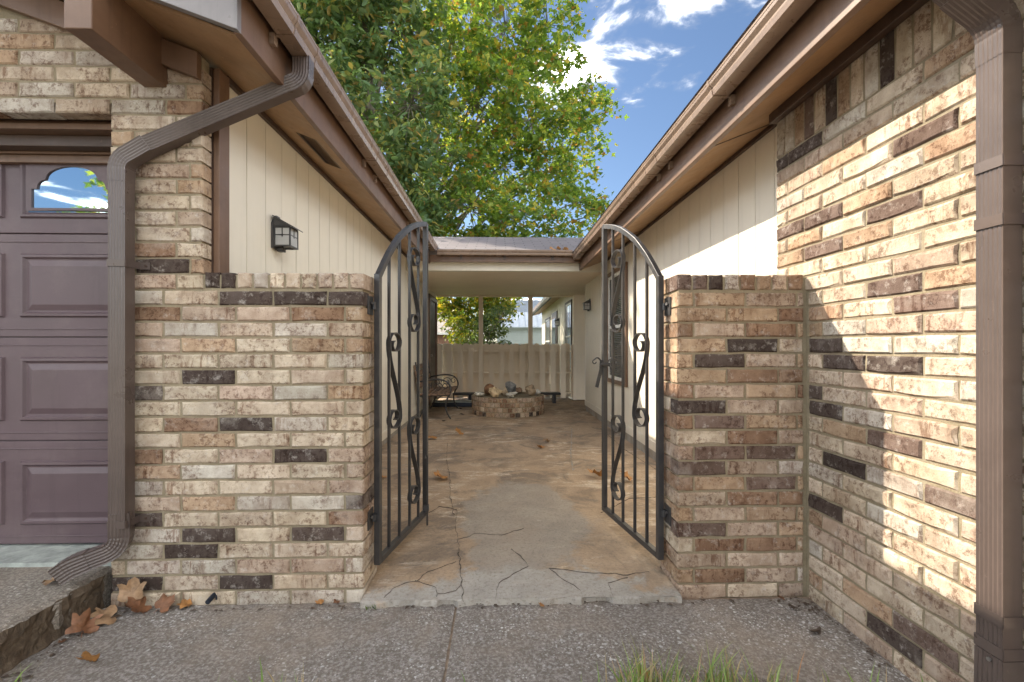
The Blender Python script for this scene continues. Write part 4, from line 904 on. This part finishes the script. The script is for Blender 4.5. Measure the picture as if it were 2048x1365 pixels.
lamp('wall_lamp', XRW-0.001, -1, 7.98, 1.80, 'black lantern on the right hand boards under the passage ceiling', 1.0)

# ------------------------------------------------------------------ rear wing, shed and neighbour beyond the fence
RW = thing('rear_wing', (2.5, 14, 0), 'cream rear wing with dark windows and deep eave seen over the fence', 'building')
MB().box(1.75, 6, 10.3, 18.7, -0.1, 2.62).build('wall', 'cream_paint', RW)
MB().prism([(1.39, 2.48), (1.39, 2.62), (5.0, 3.8), (5.0, 3.7), (1.75, 2.60)], 'y', 10.2, 19.3).build('roof', 'slate_roof', RW)
MB().prism([(1.41, 2.475), (1.75, 2.575), (1.75, 2.585), (1.41, 2.485)], 'y', 10.2, 19.3).build('soffit', 'soffit_brown', RW)
MB().prism([(1.39, 2.50), (1.30, 2.51), (1.28, 2.60), (1.39, 2.60)], 'y', 10.2, 19.3).build('gutter', 'brown_metal', RW)
window(RW, 1.75, -1, 10.95, 12.0, 0.55, 2.31, False, 'dark_brown'); window(RW, 1.75, -1, 15.6, 17.2, 0.55, 2.2, False, 'dark_brown')
d_ = MB().box(1.72, 1.752, 13.7, 15.0, 0.0, 2.25).build('door', 'dark_brown', RW); MB().box(1.712, 1.719, 13.95, 14.75, 0.5, 2.05).build('pane', 'window_glass', d_)
for y in range(26): MB().box(1.742, 1.7495, 10.4+y*0.32, 10.412+y*0.32, 0, 2.57).build('batten', 'cream_paint', RW)
lamp('wall_lamp', 1.749, -1, 13.3, 1.78, 'far black lantern on the rear wing between its door and window', 1.15)
SH = thing('metal_shed', (1, 23, 0), 'pale blue grey shed with ribbed metal roof beyond the fence', 'shed')
m = MB().box(-0.1, 4.2, 22.0, 25, -0.1, 2.12)
for k in range(16): m.prism([(22.0, 0.0+k*0.134), (21.985, 0.0+k*0.134), (21.997, 0.125+k*0.134), (22.0, 0.125+k*0.134)], 'x', -0.1, 4.2)
m.build('wall', 'grey_siding', SH)
rf = MB().prism([(21.8, 2.12), (23.4, 2.95), (25.2, 2.12), (25.2, 2.07), (23.4, 2.90), (21.8, 2.07)], 'x', -0.3, 4.4).build('roof', 'grey_metal_roof', SH)
for k in range(16): MB().prism([(21.79, 2.14), (23.4, 2.975), (23.4, 2.93), (21.79, 2.10)], 'x', -0.28+k*0.3, -0.25+k*0.3).build('rib', 'grey_metal_roof', rf)
NB2 = thing('far_house', (1.5, 32, 0), 'slate blue roofed house standing behind the metal shed', 'building')
MB().box(0.4, 6, 30.5, 36, -0.1, 2.6).build('wall', 'grey_siding', NB2); MB().prism([(30, 2.4), (33.5, 4.6), (37, 2.4)], 'x', -0.1, 6.5).build('roof', 'slate_roof', NB2)
NB = thing('far_house', (-4, 31, 0), 'brick house with pale hip roof seen over the fence by the left wall', 'building')
MB().box(-9, -2.7, 30.4, 36, -0.1, 2.1).build('wall', 'red_brick', NB)
MB().add([(-9.4, 30, 2.05), (-2.35, 30, 2.05), (-2.35, 36.4, 2.05), (-9.4, 36.4, 2.05), (-6.2, 33, 4.0), (-4.2, 33, 4.0)], [(0, 1, 5, 4), (1, 2, 5), (2, 3, 4, 5), (3, 0, 4), (0, 3, 2, 1)]).build('roof', 'pale_shingle', NB)
MB().box(-9.42, -2.33, 29.97, 29.995, 1.98, 2.12).build('fascia', 'white_frame', NB)
bf = thing('wood_fence', (0, 27, 0), 'weathered rear boundary fence far beyond the passage', 'fence')
pk = MB().box(-0.07, 0.07, -0.01, 0.01, 0, 1.5).mesh('picket'); pk.materials.append(MATS['bark'])
for k in range(60): put('picket', pk, bf, (-8+k*0.15, 27, -0.15))

# ------------------------------------------------------------------ fire pit with stones, benches
FX, FY, FR_ = 0.159, 8.13, 0.635
FP = thing('fire_pit', (FX, FY, 0), 'round fire pit of four courses of brown brick ends under the passage', 'fire pit')
m = MB(); N = 64
for r, zz in ((FR_-0.010, -0.01), (FR_-0.010, 0.322), (FR_-0.19, 0.322), (FR_-0.19, 0.06)):
    for k in range(N): m.v.append((FX+r*math.cos(2*math.pi*k/N), FY+r*math.sin(2*math.pi*k/N), zz))
for a in range(3):
    for k in range(N): m.f.append((a*N+k, a*N+(k+1) % N, (a+1)*N+(k+1) % N, (a+1)*N+k))
m.f.append(tuple(3*N+k for k in range(N))); m.build('mortar_ring', 'mortar', FP)
m = MB().disc((FX, FY, 0.20), (0, 0, 1), FR_-0.195, 40, 0.03); m.build('ash_bed', 'ash', FP)
fb = [brick_mesh(0.11, 0.072, 0.068, 'x') for _ in range(5)]
for row in range(4):
    for k in range(47):
        a = 2*math.pi*(k+0.5*(row % 2))/47; c = pick(PAL_F)
        if row == 0 and random.random() < 0.28: c = DARK
        o = put('brick', random.choice(fb), FP, (FX+(FR_-0.054)*math.cos(a), FY+(FR_-0.054)*math.sin(a), 0.045+row*0.0805), (random.gauss(0, 0.01), random.gauss(0, 0.01), a+math.pi)); o.color = (*c, 1)
def rock(loc, size, mat, label, seed, squash=(1, 1, 0.8), rough=0.35):
    bm = bmesh.new(); bmesh.ops.create_icosphere(bm, subdivisions=4, radius=1)
    for v in bm.verts:
        n = v.co.normalized(); k = 1 + rough*mnoise.noise(n*1.3+Vector((seed*7.1, 0, 0))) + rough*0.5*mnoise.noise(n*3.1+Vector((0, seed*3.3, 0))) + rough*0.18*mnoise.noise(n*9+Vector((0, 0, seed)))
        v.co = Vector((n.x*squash[0], n.y*squash[1], n.z*squash[2]))*k*size
    zmin = min(v.co.z for v in bm.verts)
    for v in bm.verts: v.co.z -= zmin
    me = bpy.data.meshes.new('stone'); bm.to_mesh(me); bm.free(); me.materials.append(MATS[mat]); me.shade_smooth()
    o = bpy.data.objects.new('stone', me); COL.objects.link(o); o.location = loc; o.rotation_euler = (0, 0, seed*1.7); return tag(o, label, 'stone', 'stones on the fire pit rim')
zr = 0.325
rock((-0.17, 8.10, zr), 0.098, 'rock_0', 'round rusty brown stone on the left of the fire pit', 1, (1, 1, 0.98), 0.10)
rock((-0.070, 7.62, zr), 0.098, 'rock_1', 'angular straw yellow stone at the front of the fire pit', 2, (1, 0.8, 0.85), 0.55)
rock((0.215, 8.42, zr-0.03), 0.118, 'rock_2', 'large slate grey stone at the back of the fire pit', 3, (1.05, 0.8, 0.9), 0.35)
rock((0.195, 7.62, zr), 0.080, 'rock_3', 'small white and grey broken stone at the front centre of the fire pit', 4, (1.0, 0.7, 0.5), 0.75)
rock((-0.335, 7.87, zr), 0.090, 'rock_3', 'flat white shell stone on the left rim of the fire pit', 5, (1.1, 0.8, 0.35), 0.5)
rock((0.540, 7.90, zr), 0.095, 'rock_4', 'tan cream lumpy stone on the right rim of the fire pit', 6, (1.0, 0.9, 0.95), 0.32)
rock((0.675, 8.04, zr), 0.058, 'rock_3', 'small round white stone at the right end of the fire pit', 7, (1, 1, 0.8), 0.2)
rock((0.355, 8.52, zr-0.02), 0.085, 'rock_5', 'dull brown stone at the back right of the fire pit', 8, (1.2, 0.8, 0.6), 0.4)
rock((0.090, 7.80, zr), 0.060, 'rock_4', 'small mossy tan stone behind the straw yellow one', 9, (1, 1, 0.9), 0.3)
LB = thing('low_bench', (0.25, 9.6, 0), 'low dark plank bench standing before the picket fence', 'bench')
MB().box(-0.95, 1.28, 9.48, 9.72, 0.175, 0.215).build('seat', 'black_paint', LB, bevel=0.004)
for x in (-0.6, 1.15): MB().box(x-0.03, x+0.03, 9.5, 9.70, 0.0, 0.1745).build('leg', 'black_paint', LB)
SB = thing('step_box', (-0.75, 9.1, 0), 'long low black box on the floor behind the garden bench', 'box')
MB().box(-1.30, -0.52, 8.95, 9.25, 0.004, 0.085).build('body', 'rubber', SB, bevel=0.006); MB().box(-1.31, -0.51, 8.94, 9.26, 0.0855, 0.10).build('lid', 'green_seal', SB, bevel=0.003)
# garden bench along the left wall
GBn = thing('garden_bench', (-1.05, 8.1, 0), 'garden bench with wooden slats and scrolled black iron ends by the left wall', 'bench')
for k in range(5):
    x = -1.22+k*0.098; z = 0.385+0.012*abs(k-1.5)*0.5
    MB().box(x-0.04, x+0.04, 7.38, 8.82, z, z+0.022).build('seat_slat', 'bench_wood', GBn, bevel=0.003)
for k in range(4):
    z = 0.50+k*0.10; x = -1.285-k*0.018
    MB().prism([(x-0.008, z), (x+0.010, z), (x-0.006, z+0.075), (x-0.024, z+0.075)], 'y', 7.38, 8.82).build('back_slat', 'bench_wood', GBn, bevel=0.002)
def bz(p0, p1, p2, n=10): return [tuple((1-t)**2*np.array(p0)+2*t*(1-t)*np.array(p1)+t*t*np.array(p2)) for t in [i/n for i in range(n+1)]]
for y in (7.45, 8.75):
    MB().tube(bz((-0.80, y, 0.39), (-0.93, y, 0.20), (-0.78, y, 0.005)), 0.016, 8, 0.013).build('leg', 'black_iron', GBn, smooth=True)
    MB().tube(bz((-1.24, y, 0.39), (-1.15, y, 0.20), (-1.30, y, 0.005)), 0.016, 8, 0.013).build('leg', 'black_iron', GBn, smooth=True)
    e = MB(); e.tube([(-1.27, y, 0.36), (-1.30, y, 0.60), (-1.345, y, 0.92)], 0.012, 8); e.tube([(-1.26, y, 0.375), (-0.79, y, 0.385)], 0.012, 8)
    e.tube(bz((-1.30, y, 0.60), (-0.95, y, 0.68), (-0.84, y, 0.60)) + bz((-0.84, y, 0.60), (-0.74, y, 0.50), (-0.80, y, 0.385)), 0.014, 8)
    for cx, cz, r in ((-1.16, 0.50, 0.075), (-0.99, 0.51, 0.085), (-0.86, 0.53, 0.06)):
        e.tube([(cx+r*(1-q/30*0.75)*math.cos(q*0.30), y, cz+r*(1-q/30*0.75)*math.sin(q*0.30)) for q in range(26)], 0.007, 6)
    e.build('end_scroll', 'black_iron', GBn, smooth=True)
MB().tube([(-1.02, 7.45, 0.30), (-1.02, 8.75, 0.30)], 0.010, 8).build('stretcher', 'black_iron', GBn)

# ------------------------------------------------------------------ trees
LEAF = np.array([(0, 0, 0), (-0.50, 0.42, 0.10), (-0.20, 0.50, 0.03), (0, 1.0, -0.06), (0.20, 0.50, 0.03), (0.50, 0.42, 0.10)]); LEAF_F = np.array([(0, 1, 2), (0, 2, 3), (0, 3, 4), (0, 4, 5)])
OVAL = np.array([(0, 0, 0), (-0.20, 0.35, 0.05), (-0.17, 0.70, 0.03), (0, 1.0, -0.05), (0.17, 0.70, 0.03), (0.20, 0.35, 0.05)])
def leaves_mesh(name, pos, size, mat, shape, rng, up=0.5):
    n = len(pos); nr = rng.normal(size=(n, 3)); nr[:, 2] = np.abs(nr[:, 2])*1.0+up; nr /= np.linalg.norm(nr, axis=1)[:, None]
    t = rng.normal(size=(n, 3)); t[:, 2] -= 0.7; t -= nr*(t*nr).sum(1)[:, None]; t /= np.linalg.norm(t, axis=1)[:, None]
    b = np.cross(t, nr); s = size*rng.uniform(0.5, 1.35, n)
    v = pos[:, None, :] + s[:, None, None]*(shape[None, :, 0:1]*b[:, None, :]+shape[None, :, 1:2]*t[:, None, :]+shape[None, :, 2:3]*nr[:, None, :])
    f = (LEAF_F[None]+(np.arange(n)*6)[:, None, None]).reshape(-1, 3)
    me = bpy.data.meshes.new(name); me.vertices.add(n*6); me.vertices.foreach_set('co', v.reshape(-1)); nf = len(f)
    me.loops.add(nf*3); me.loops.foreach_set('vertex_index', f.reshape(-1).astype(np.int32)); me.polygons.add(nf); me.polygons.foreach_set('loop_start', np.arange(0, nf*3, 3, dtype=np.int32))
    me.update(calc_edges=True); me.materials.append(MATS[mat]); return me
def tree(name, label, base, clumps, size, mat, shape, seed, trunk_r, dens=1.0, group=None, cat='tree', sub=0.30, fork=0.4):
    rng = np.random.default_rng(seed); T = thing(name, base, label, cat, group)
    tot = np.mean([c[:3] for c in clumps], axis=0); top = max(c[2] for c in clumps); bx, by, bz_ = base
    fz = bz_+(tot[2]-bz_)*fork
    path = [(bx+(tot[0]-bx)*0.25*(k/7)**2, by+(tot[1]-by)*0.25*(k/7)**2, bz_+(top-bz_)*0.8*k/7) for k in range(8)]
    MB().tube(path, trunk_r, 10, trunk_r*0.3).build('trunk', 'bark', T, smooth=True)
    allp = []; limbs = MB()
    for (cx, cy, cz, r) in clumps:
        zt = min(max(cz-r*1.3-abs(cx-bx)*0.35, fz), path[-1][2]); f = (zt-bz_)/((top-bz_)*0.8); f = min(max(f, 0.05), 1)
        p0 = Vector((bx+(tot[0]-bx)*0.25*f*f, by+(tot[1]-by)*0.25*f*f, zt)); p2 = Vector((cx, cy, cz)); p1 = (p0+p2)/2+Vector((0, 0, 0.12*(p2-p0).length))
        limbs.tube([tuple(p0*(1-t)**2+p1*2*t*(1-t)+p2*t*t) for t in [q/8 for q in range(9)]], max(0.02, trunk_r*0.32), 7, 0.012)
        ns = max(3, int(r*r*15*dens)); u = rng.normal(size=(ns, 3)); u /= np.linalg.norm(u, axis=1)[:, None]; rad = r*rng.uniform(0.25, 1.12, ns)**0.55
        cs = np.array([cx, cy, cz]) + u*rad[:, None]*np.array([1, 1, 0.9])
        for c in cs:
            m = int(rng.integers(18, 44)); q = rng.normal(size=(m, 3))*np.array([1, 1, 0.6])*sub*rng.uniform(0.6, 1.15)*0.62; allp.append(c+q)
            if rng.random() < 0.5: limbs.tube([tuple(p2+(Vector(c)-p2)*0.1), tuple((p2+Vector(c))/2+Vector((0, 0, 0.05))), tuple(c)], 0.012, 4, 0.004)
    limbs.build('limbs', 'bark', T, smooth=True, fix=False)
    pos = np.concatenate(allp)-np.array(base); me = leaves_mesh('crown', pos, size, mat, shape, rng)
    o = bpy.data.objects.new('crown', me); COL.objects.link(o); o.parent = T; return T
SYC = [(1.4,13.21,10.44,1.0),(1.84,12.81,9.34,0.58),(0.18,13.69,10.61,1.56),(-1.31,12.96,9.94,1.62),(0.86,12.7,7.45,1.31),(2.5,13.7,8.34,0.82),(3.45,15.25,9.33,0.5),(2.72,14.9,7.75,0.78),(0.19,14.8,7.03,1.77),(-0.76,13.17,8.23,1.65),(1.65,14.11,6.54,1.07),(2.21,13.33,5.38,1.01),(0.67,13.02,4.91,1.34),(-0.81,12.82,4.98,1.53),(2.83,13.14,5.0,0.54),(-1.62,15.28,13.99,2.49),(0.85,14.99,13.96,1.79),(1.33,14.92,10.02,0.97),(-2.22,14.9,7.53,1.78),(0.03,13.08,8.62,1.28),(1.79,13.43,7.68,0.88),(-1.35,13.4,4.25,0.9),(-0.35,13.6,4.0,0.85),(-2.0,13.8,5.0,0.9)]
MAG = [(-2.68,11.93,9.34,1.56),(-4.14,12.12,9.44,1.45),(-3.56,12.34,7.88,1.41),(-4.76,12.38,10.68,1.48),(-2.11,10.96,6.9,1.19),(-2.92,11.89,5.97,1.03),(-1.92,12.01,5.38,1.24),(-5.0,11.71,9.14,1.15),(-3.57,11.12,10.8,1.57),(-2.12,11.65,4.37,0.76),(-4.21,10.96,7.34,0.83),(-3.1,12.9,4.7,1.2),(-3.9,13.3,5.6,1.3),(-2.7,12.8,3.7,0.9)]  # last three clumps added behind the gutter to shade posts and fence
LOW = [(-1.59,15.84,2.53,0.65),(-0.98,15.66,2.77,0.68),(-0.45,14.87,2.45,0.61),(-1.28,14.25,1.85,0.46),(-0.91,15.77,1.84,0.58),(-1.83,14.93,2.7,0.49),(0.03,15.71,2.78,0.68),(-1.15,15.62,1.41,0.51),(-0.37,14.77,2.84,0.72)]
SHR = [(-0.44,12.41,1.56,0.4),(-0.18,12.6,1.78,0.41),(0.03,12.43,1.9,0.38),(-0.63,12.16,1.23,0.37),(-0.17,12.31,1.29,0.4)]
tree('sycamore_tree', 'tall sycamore with light green leaves against the blue sky', (-2.7, 16.8, -0.15), SYC, 0.165, 'sycamore_leaf', LEAF, 3, 0.26, 1.8, fork=0.35)
tree('magnolia_tree', 'dense dark green tree with narrow glossy leaves behind the garage gutter', (-3.4, 12.3, -0.15), MAG, 0.20, 'magnolia_leaf', OVAL, 5, 0.22, 2.8, sub=0.27)
tree('young_tree', 'yellow green young tree seen through the passage opening', (-0.9, 15.6, -0.15), LOW, 0.15, 'yellow_leaf', LEAF, 7, 0.06, 3.4)
tree('shrub', 'grey green bush over the fence beside the passage post', (-0.35, 12.5, -0.15), SHR, 0.10, 'shrub_leaf', OVAL, 9, 0.03, 7.0, cat='shrub', sub=0.16)
BACK = [(-16.5, -15, 5.6, 1.6), (-14.6, -15.6, 5.0, 1.4), (-17.8, -14.4, 4.6, 1.6), (-15.4, -14.2, 6.7, 1.1)]
tree('street_tree', 'small street tree mirrored in the garage door window', (-16, -15, -0.15), BACK, 0.30, 'sycamore_leaf', LEAF, 13, 0.2, 0.6, sub=0.5)

# ------------------------------------------------------------------ fallen leaves
def leaf_mesh(seed, curl):
    rn = random.Random(seed); lob = [(0, 1.0), (10, 0.80), (18, 0.76), (29, 0.62), (40, 0.82), (50, 0.95), (60, 0.74), (76, 0.58), (94, 0.70), (110, 0.72), (132, 0.50), (158, 0.36), (180, 0.16)]
    out = []
    for a, r in lob: out.append((a, r*rn.uniform(0.9, 1.1)))
    ring = [(math.sin(R(a))*r, math.cos(R(a))*r) for a, r in out] + [(-math.sin(R(a))*r, math.cos(R(a))*r) for a, r in reversed(out[1:-1])]
    mb = MB(); n = len(ring); cx = [(x*0.5, y*0.5) for x, y in ring]
    def H(x, y):
        r2 = x*x+y*y; return curl*(0.45*x*x+0.30*r2*math.sin(2.2*y+seed)) + 0.40*mnoise.noise((x*1.9, y*1.9, seed*1.7)) + 0.16*mnoise.noise((x*5, y*5, seed))
    mb.v = [(0, 0, H(0, 0))] + [(x, y, H(x, y)) for x, y in cx] + [(x, y, H(x, y)) for x, y in ring]
    for i in range(n):
        j = (i+1) % n; mb.f += [(0, 1+i, 1+j), (1+i, 1+n+i, 1+n+j, 1+j)]
    k = len(mb.v); mb.v += [(-0.02, -0.10, H(0, -0.1)), (0.02, -0.10, H(0, -0.1)), (0.015, -0.62, H(0, 0)+0.10), (-0.015, -0.62, H(0, 0)+0.10)]; mb.f.append((k, k+1, k+2, k+3))
    return mb
def fallen(loc, size, mat, label, seed, rz, tilt=(0, 0), curl=0.5):
    size *= 0.74 if loc[1] < 2.3 else 1.1; mb = leaf_mesh(seed, curl); M = Matrix.Rotation(rz, 4, 'Z') @ Matrix.Rotation(tilt[0], 4, 'X') @ Matrix.Rotation(tilt[1], 4, 'Y')
    vs = [M @ (Vector(p)*size) for p in mb.v]; zm = min(v.z for v in vs); mb.v = [(v.x, v.y, v.z-zm) for v in vs]
    me = mb.mesh('fallen_leaf'); me.materials.append(MATS[mat]); me.shade_smooth(); o = bpy.data.objects.new('fallen_leaf', me); COL.objects.link(o); o.location = loc
    return tag(o, label, 'leaf', 'fallen leaves')
G0 = -0.028
fallen((-1.66, 2.125, G0+0.03), 0.105, 'dry_leaf_tan', 'tan dry leaf leaning upright against the dark bottom brick by the driveway', 1, 0.2, (1.15, 0.15), 0.5)
fallen((-1.60, 2.09, G0), 0.100, 'dry_leaf_rust', 'rusty dry leaf at the middle of the pile in the corner', 2, 1.2, (0.7, 0.5), 0.6)
fallen((-1.70, 2.05, G0), 0.105, 'dry_leaf_tan', 'broad tan leaf lying over the corner pile beside the driveway edge', 3, 2.4, (0.45, -0.35), 0.5)
fallen((-1.52, 2.12, G0), 0.085, 'dry_leaf_rust', 'dark rusty leaf at the right end of the corner pile', 4, -0.6, (0.6, 0.3), 0.7)
fallen((-1.725, 1.955, G0), 0.095, 'dry_leaf_rust', 'large curled rust leaf against the driveway edge below the pile', 5, 0.5, (0.65, 0.55), 0.9)
fallen((-1.43, 2.145, G0), 0.055, 'dry_leaf_orange', 'small orange leaf just right of the corner pile', 6, 1.0, (0.2, 0.1), 0.5)
fallen((-1.53, 1.775, G0), 0.075, 'dry_leaf_orange', 'orange brown curled leaf alone on the pavement near the bottom left', 7, 2.2, (0.35, 0.5), 0.9)
fallen((-1.76, 1.90, G0), 0.026, 'dry_leaf_rust', 'tiny leaf scrap on the pavement by the driveway edge', 8, 0.2)
fallen((-1.955, 2.09, 0.122), 0.070, 'dry_leaf_tan', 'flat tan leaf on the driveway under the downspout outlet', 9, 1.9, (0.05, 0.1), 0.3)
fallen((-0.83, 2.155, G0), 0.036, 'dry_leaf_orange', 'small orange leaf against the foot of the pale pier', 10, 0.4, (0.3, 0))
fallen((-0.75, 2.157, G0), 0.030, 'dry_leaf_rust', 'small brown leaf at the foot of the pale pier near the gateway', 11, 1.4, (0.2, 0.2))
fallen((0.20, 2.10, G0), 0.032, 'dry_leaf_orange', 'leaf scrap under the slab lip in the middle of the gateway', 12, 1.4, (0.2, 0.2))
fallen((1.33, 2.13, G0), 0.030, 'dry_leaf_rust', 'small rusty leaf at the foot of the brown pier', 13, 2.0, (0.7, 0.2))
fallen((1.346, 2.05, G0), 0.045, 'dry_leaf_brown', 'dark curled leaf on the pavement before the brown pier', 14, 2.2, (0.2, 0.3), 1.0)
fallen((1.32, 1.87, G0), 0.045, 'dry_leaf_brown', 'dark withered leaf on the pavement nearer the sunlit wall', 15, 0.9, (0.2, 0.3), 1.0)
frag = MB(); rf_ = random.Random(8)
for _ in range(150):
    if rf_.random() < 0.55: fx_, fy_ = rf_.uniform(-1.79, 1.45), 2.135-abs(rf_.gauss(0, 0.022))
    elif rf_.random() < 0.5: fx_, fy_ = -1.78+abs(rf_.gauss(0, 0.05)), rf_.uniform(1.65, 2.12)
    else: fx_, fy_ = 1.455-abs(rf_.gauss(0, 0.03)), rf_.uniform(1.62, 2.12)
    l_ = rf_.uniform(0.004, 0.016); a_ = rf_.uniform(0, 6.28); k_ = len(frag.v); zz_ = -0.0255
    for q_, (m_, h_) in enumerate(((1, 0), (0.6, 0.4), (1, 0.1), (0.5, 0.5))):
        frag.v.append((fx_+l_*m_*math.cos(a_+q_*1.57), fy_+l_*m_*math.sin(a_+q_*1.57), zz_+h_*l_*0.6))
    frag.f.append((k_, k_+1, k_+2, k_+3))
fo = frag.build('leaf_litter', 'dry_leaf_brown', fix=False); fo['kind'] = 'stuff'; tag(fo, 'crumbs of dry leaf caught along the foot of the walls', 'leaf litter')
Z1 = 0.006
fallen((-0.834, 5.80, Z1), 0.075, 'dry_leaf_orange', 'small orange leaf far left on the courtyard floor near the bench', 16, 0.3)
fallen((-0.51, 6.05, Z1), 0.085, 'dry_leaf_orange', 'upright orange leaf left of centre in front of the fire pit', 17, 1.0, (0.8, 0.2), 0.5)
fallen((-0.486, 4.05, Z1), 0.095, 'dry_leaf_orange', 'large orange leaf on the slab right beside the pale pier gate', 18, 1.7, (0.25, 0.1), 0.5)
fallen((0.879, 4.08, Z1), 0.090, 'dry_leaf_orange', 'orange leaf behind the free edge of the gate with the latch', 19, 2.6, (0.5, 0.2), 0.6)
fallen((1.104, 3.93, Z1), 0.080, 'dry_leaf_orange', 'orange leaf seen between the bars of the gate with the latch', 20, 0.8, (0.7, 0.2), 0.6)
fallen((0.486, 5.25, Z1), 0.060, 'dry_leaf_orange', 'nearer of two small orange leaves right of centre on the floor', 21, 0.6, (0.3, 0.3))
fallen((0.592, 5.60, Z1), 0.065, 'dry_leaf_tan', 'farther of two small leaves right of centre on the floor', 22, 2.0, (0.3, 0.1))
fallen((-1.02, 4.06, Z1), 0.060, 'dry_leaf_orange', 'orange leaf behind the bars of the gate without a latch', 23, 1.2, (0.5, 0.3))
fallen((-0.62, 7.85, Z1), 0.055, 'dry_leaf_brown', 'brown leaf on the floor between bench and fire pit', 24, 1.2)
fallen((-0.72, 8.6, Z1), 0.055, 'dry_leaf_brown', 'brown leaf in front of the black box by the bench', 25, 2.2)
fallen((-0.85, 7.2, Z1), 0.050, 'dry_leaf_brown', 'brown leaf in front of the near leg of the garden bench', 26, 0.2)
for i, (x, w) in enumerate(((0.78, 'leftmost'), (0.88, 'middle'), (0.97, 'rightmost'))):
    fallen((x, Y_CON+0.06+0.02*i, 2.565), 0.06, 'dry_leaf_orange', w+' of three orange leaves lodged on the gutter corner of the passage roof', 30+i, i*1.3, (0.5, 0.3))
fallen((0.505, 1.575, -0.02), 0.060, 'dry_leaf_orange', 'orange leaf standing among the grass at the bottom edge', 40, 0.4, (1.1, 0.2), 0.5)

# ------------------------------------------------------------------ small things
SP = MB(); SP.tube([(-1.325, YF+0.01, 0.008), (-1.325, YF-0.045, 0.000)], 0.011, 10); SP.tube([(-1.300, YF-0.02, 0.0), (-1.295, YF-0.03, 0.022)], 0.004, 6)
tag(SP.build('drain_stub', 'rubber'), 'short black pipe stub poking out at the foot of the pale pier', 'pipe')
# grass at the near edge of the pavement
def grass(name, spots, seed):
    rn = random.Random(seed); mb = MB()
    for (cx, cy, n, hmin, hmax, spread) in spots:
        for _ in range(n):
            x = cx+rn.gauss(0, spread); y = cy+rn.gauss(0, 0.035); h = rn.uniform(hmin, hmax)*1.12; w = rn.uniform(0.0022, 0.0050); a = rn.uniform(0, 6.28); le = rn.uniform(0.05, 0.55)*h; az = rn.uniform(0, 6.28)
            pts = []; k = len(mb.v)
            for q in range(5):
                t = q/4; ww = w*(1-t**1.6); px = x+math.cos(az)*le*t*t; py = y+math.sin(az)*le*t*t*0.6; pz = -0.06+h*t*(1-0.12*t)
                mb.v += [(px-ww*math.cos(a), py-ww*math.sin(a), pz), (px+ww*math.cos(a), py+ww*math.sin(a), pz)]
            for q in range(4): mb.f.append((k+2*q, k+2*q+1, k+2*q+3, k+2*q+2))
    o = mb.build(name, 'grass_blade', fix=False); o['kind'] = 'stuff'; return tag(o, 'thin green and straw grass blades along the near pavement edge', 'grass')
spots = [(0.47, 1.53, 130, 0.08, 0.235, 0.045), (0.60, 1.53, 70, 0.08, 0.20, 0.035), (0.76, 1.53, 110, 0.08, 0.22, 0.045), (0.92, 1.53, 60, 0.07, 0.17, 0.05), (-0.62, 1.545, 16, 0.08, 0.15, 0.03), (-0.83, 1.55, 12, 0.08, 0.19, 0.02), (-0.74, 1.55, 12, 0.08, 0.17, 0.025), (-1.0, 1.54, 18, 0.05, 0.13, 0.10), (-1.70, 1.56, 14, 0.08, 0.20, 0.05), (1.2, 1.52, 24, 0.06, 0.15, 0.10), (-0.2, 1.52, 40, 0.04, 0.10, 0.5), (0.3, 1.52, 50, 0.04, 0.12, 0.5)]
grass('grass', spots, 5)
def weed():
    rn = random.Random(3); mb = MB()
    for _ in range(60):
        x = -0.585+rn.gauss(0, 0.016); y = 2.12+rn.gauss(0, 0.012); z = -0.03; a = rn.uniform(0, 6.28); l = rn.uniform(0.008, 0.03); k = len(mb.v); e = rn.uniform(0.4, 1.3)
        dx, dy, dz = math.cos(a)*math.cos(e)*l, math.sin(a)*math.cos(e)*l, math.sin(e)*l
        mb.v += [(x, y, z), (x+dx*0.6-dy*0.2, y+dy*0.6+dx*0.2, z+dz*0.6), (x+dx, y+dy, z+dz), (x+dx*0.6+dy*0.2, y+dy*0.6-dx*0.2, z+dz*0.6)]; mb.f.append((k, k+1, k+2, k+3))
    return tag(mb.build('weed', 'shrub_leaf', fix=False), 'tiny green weed in the crack at the foot of the pale pier', 'weed')
weed()
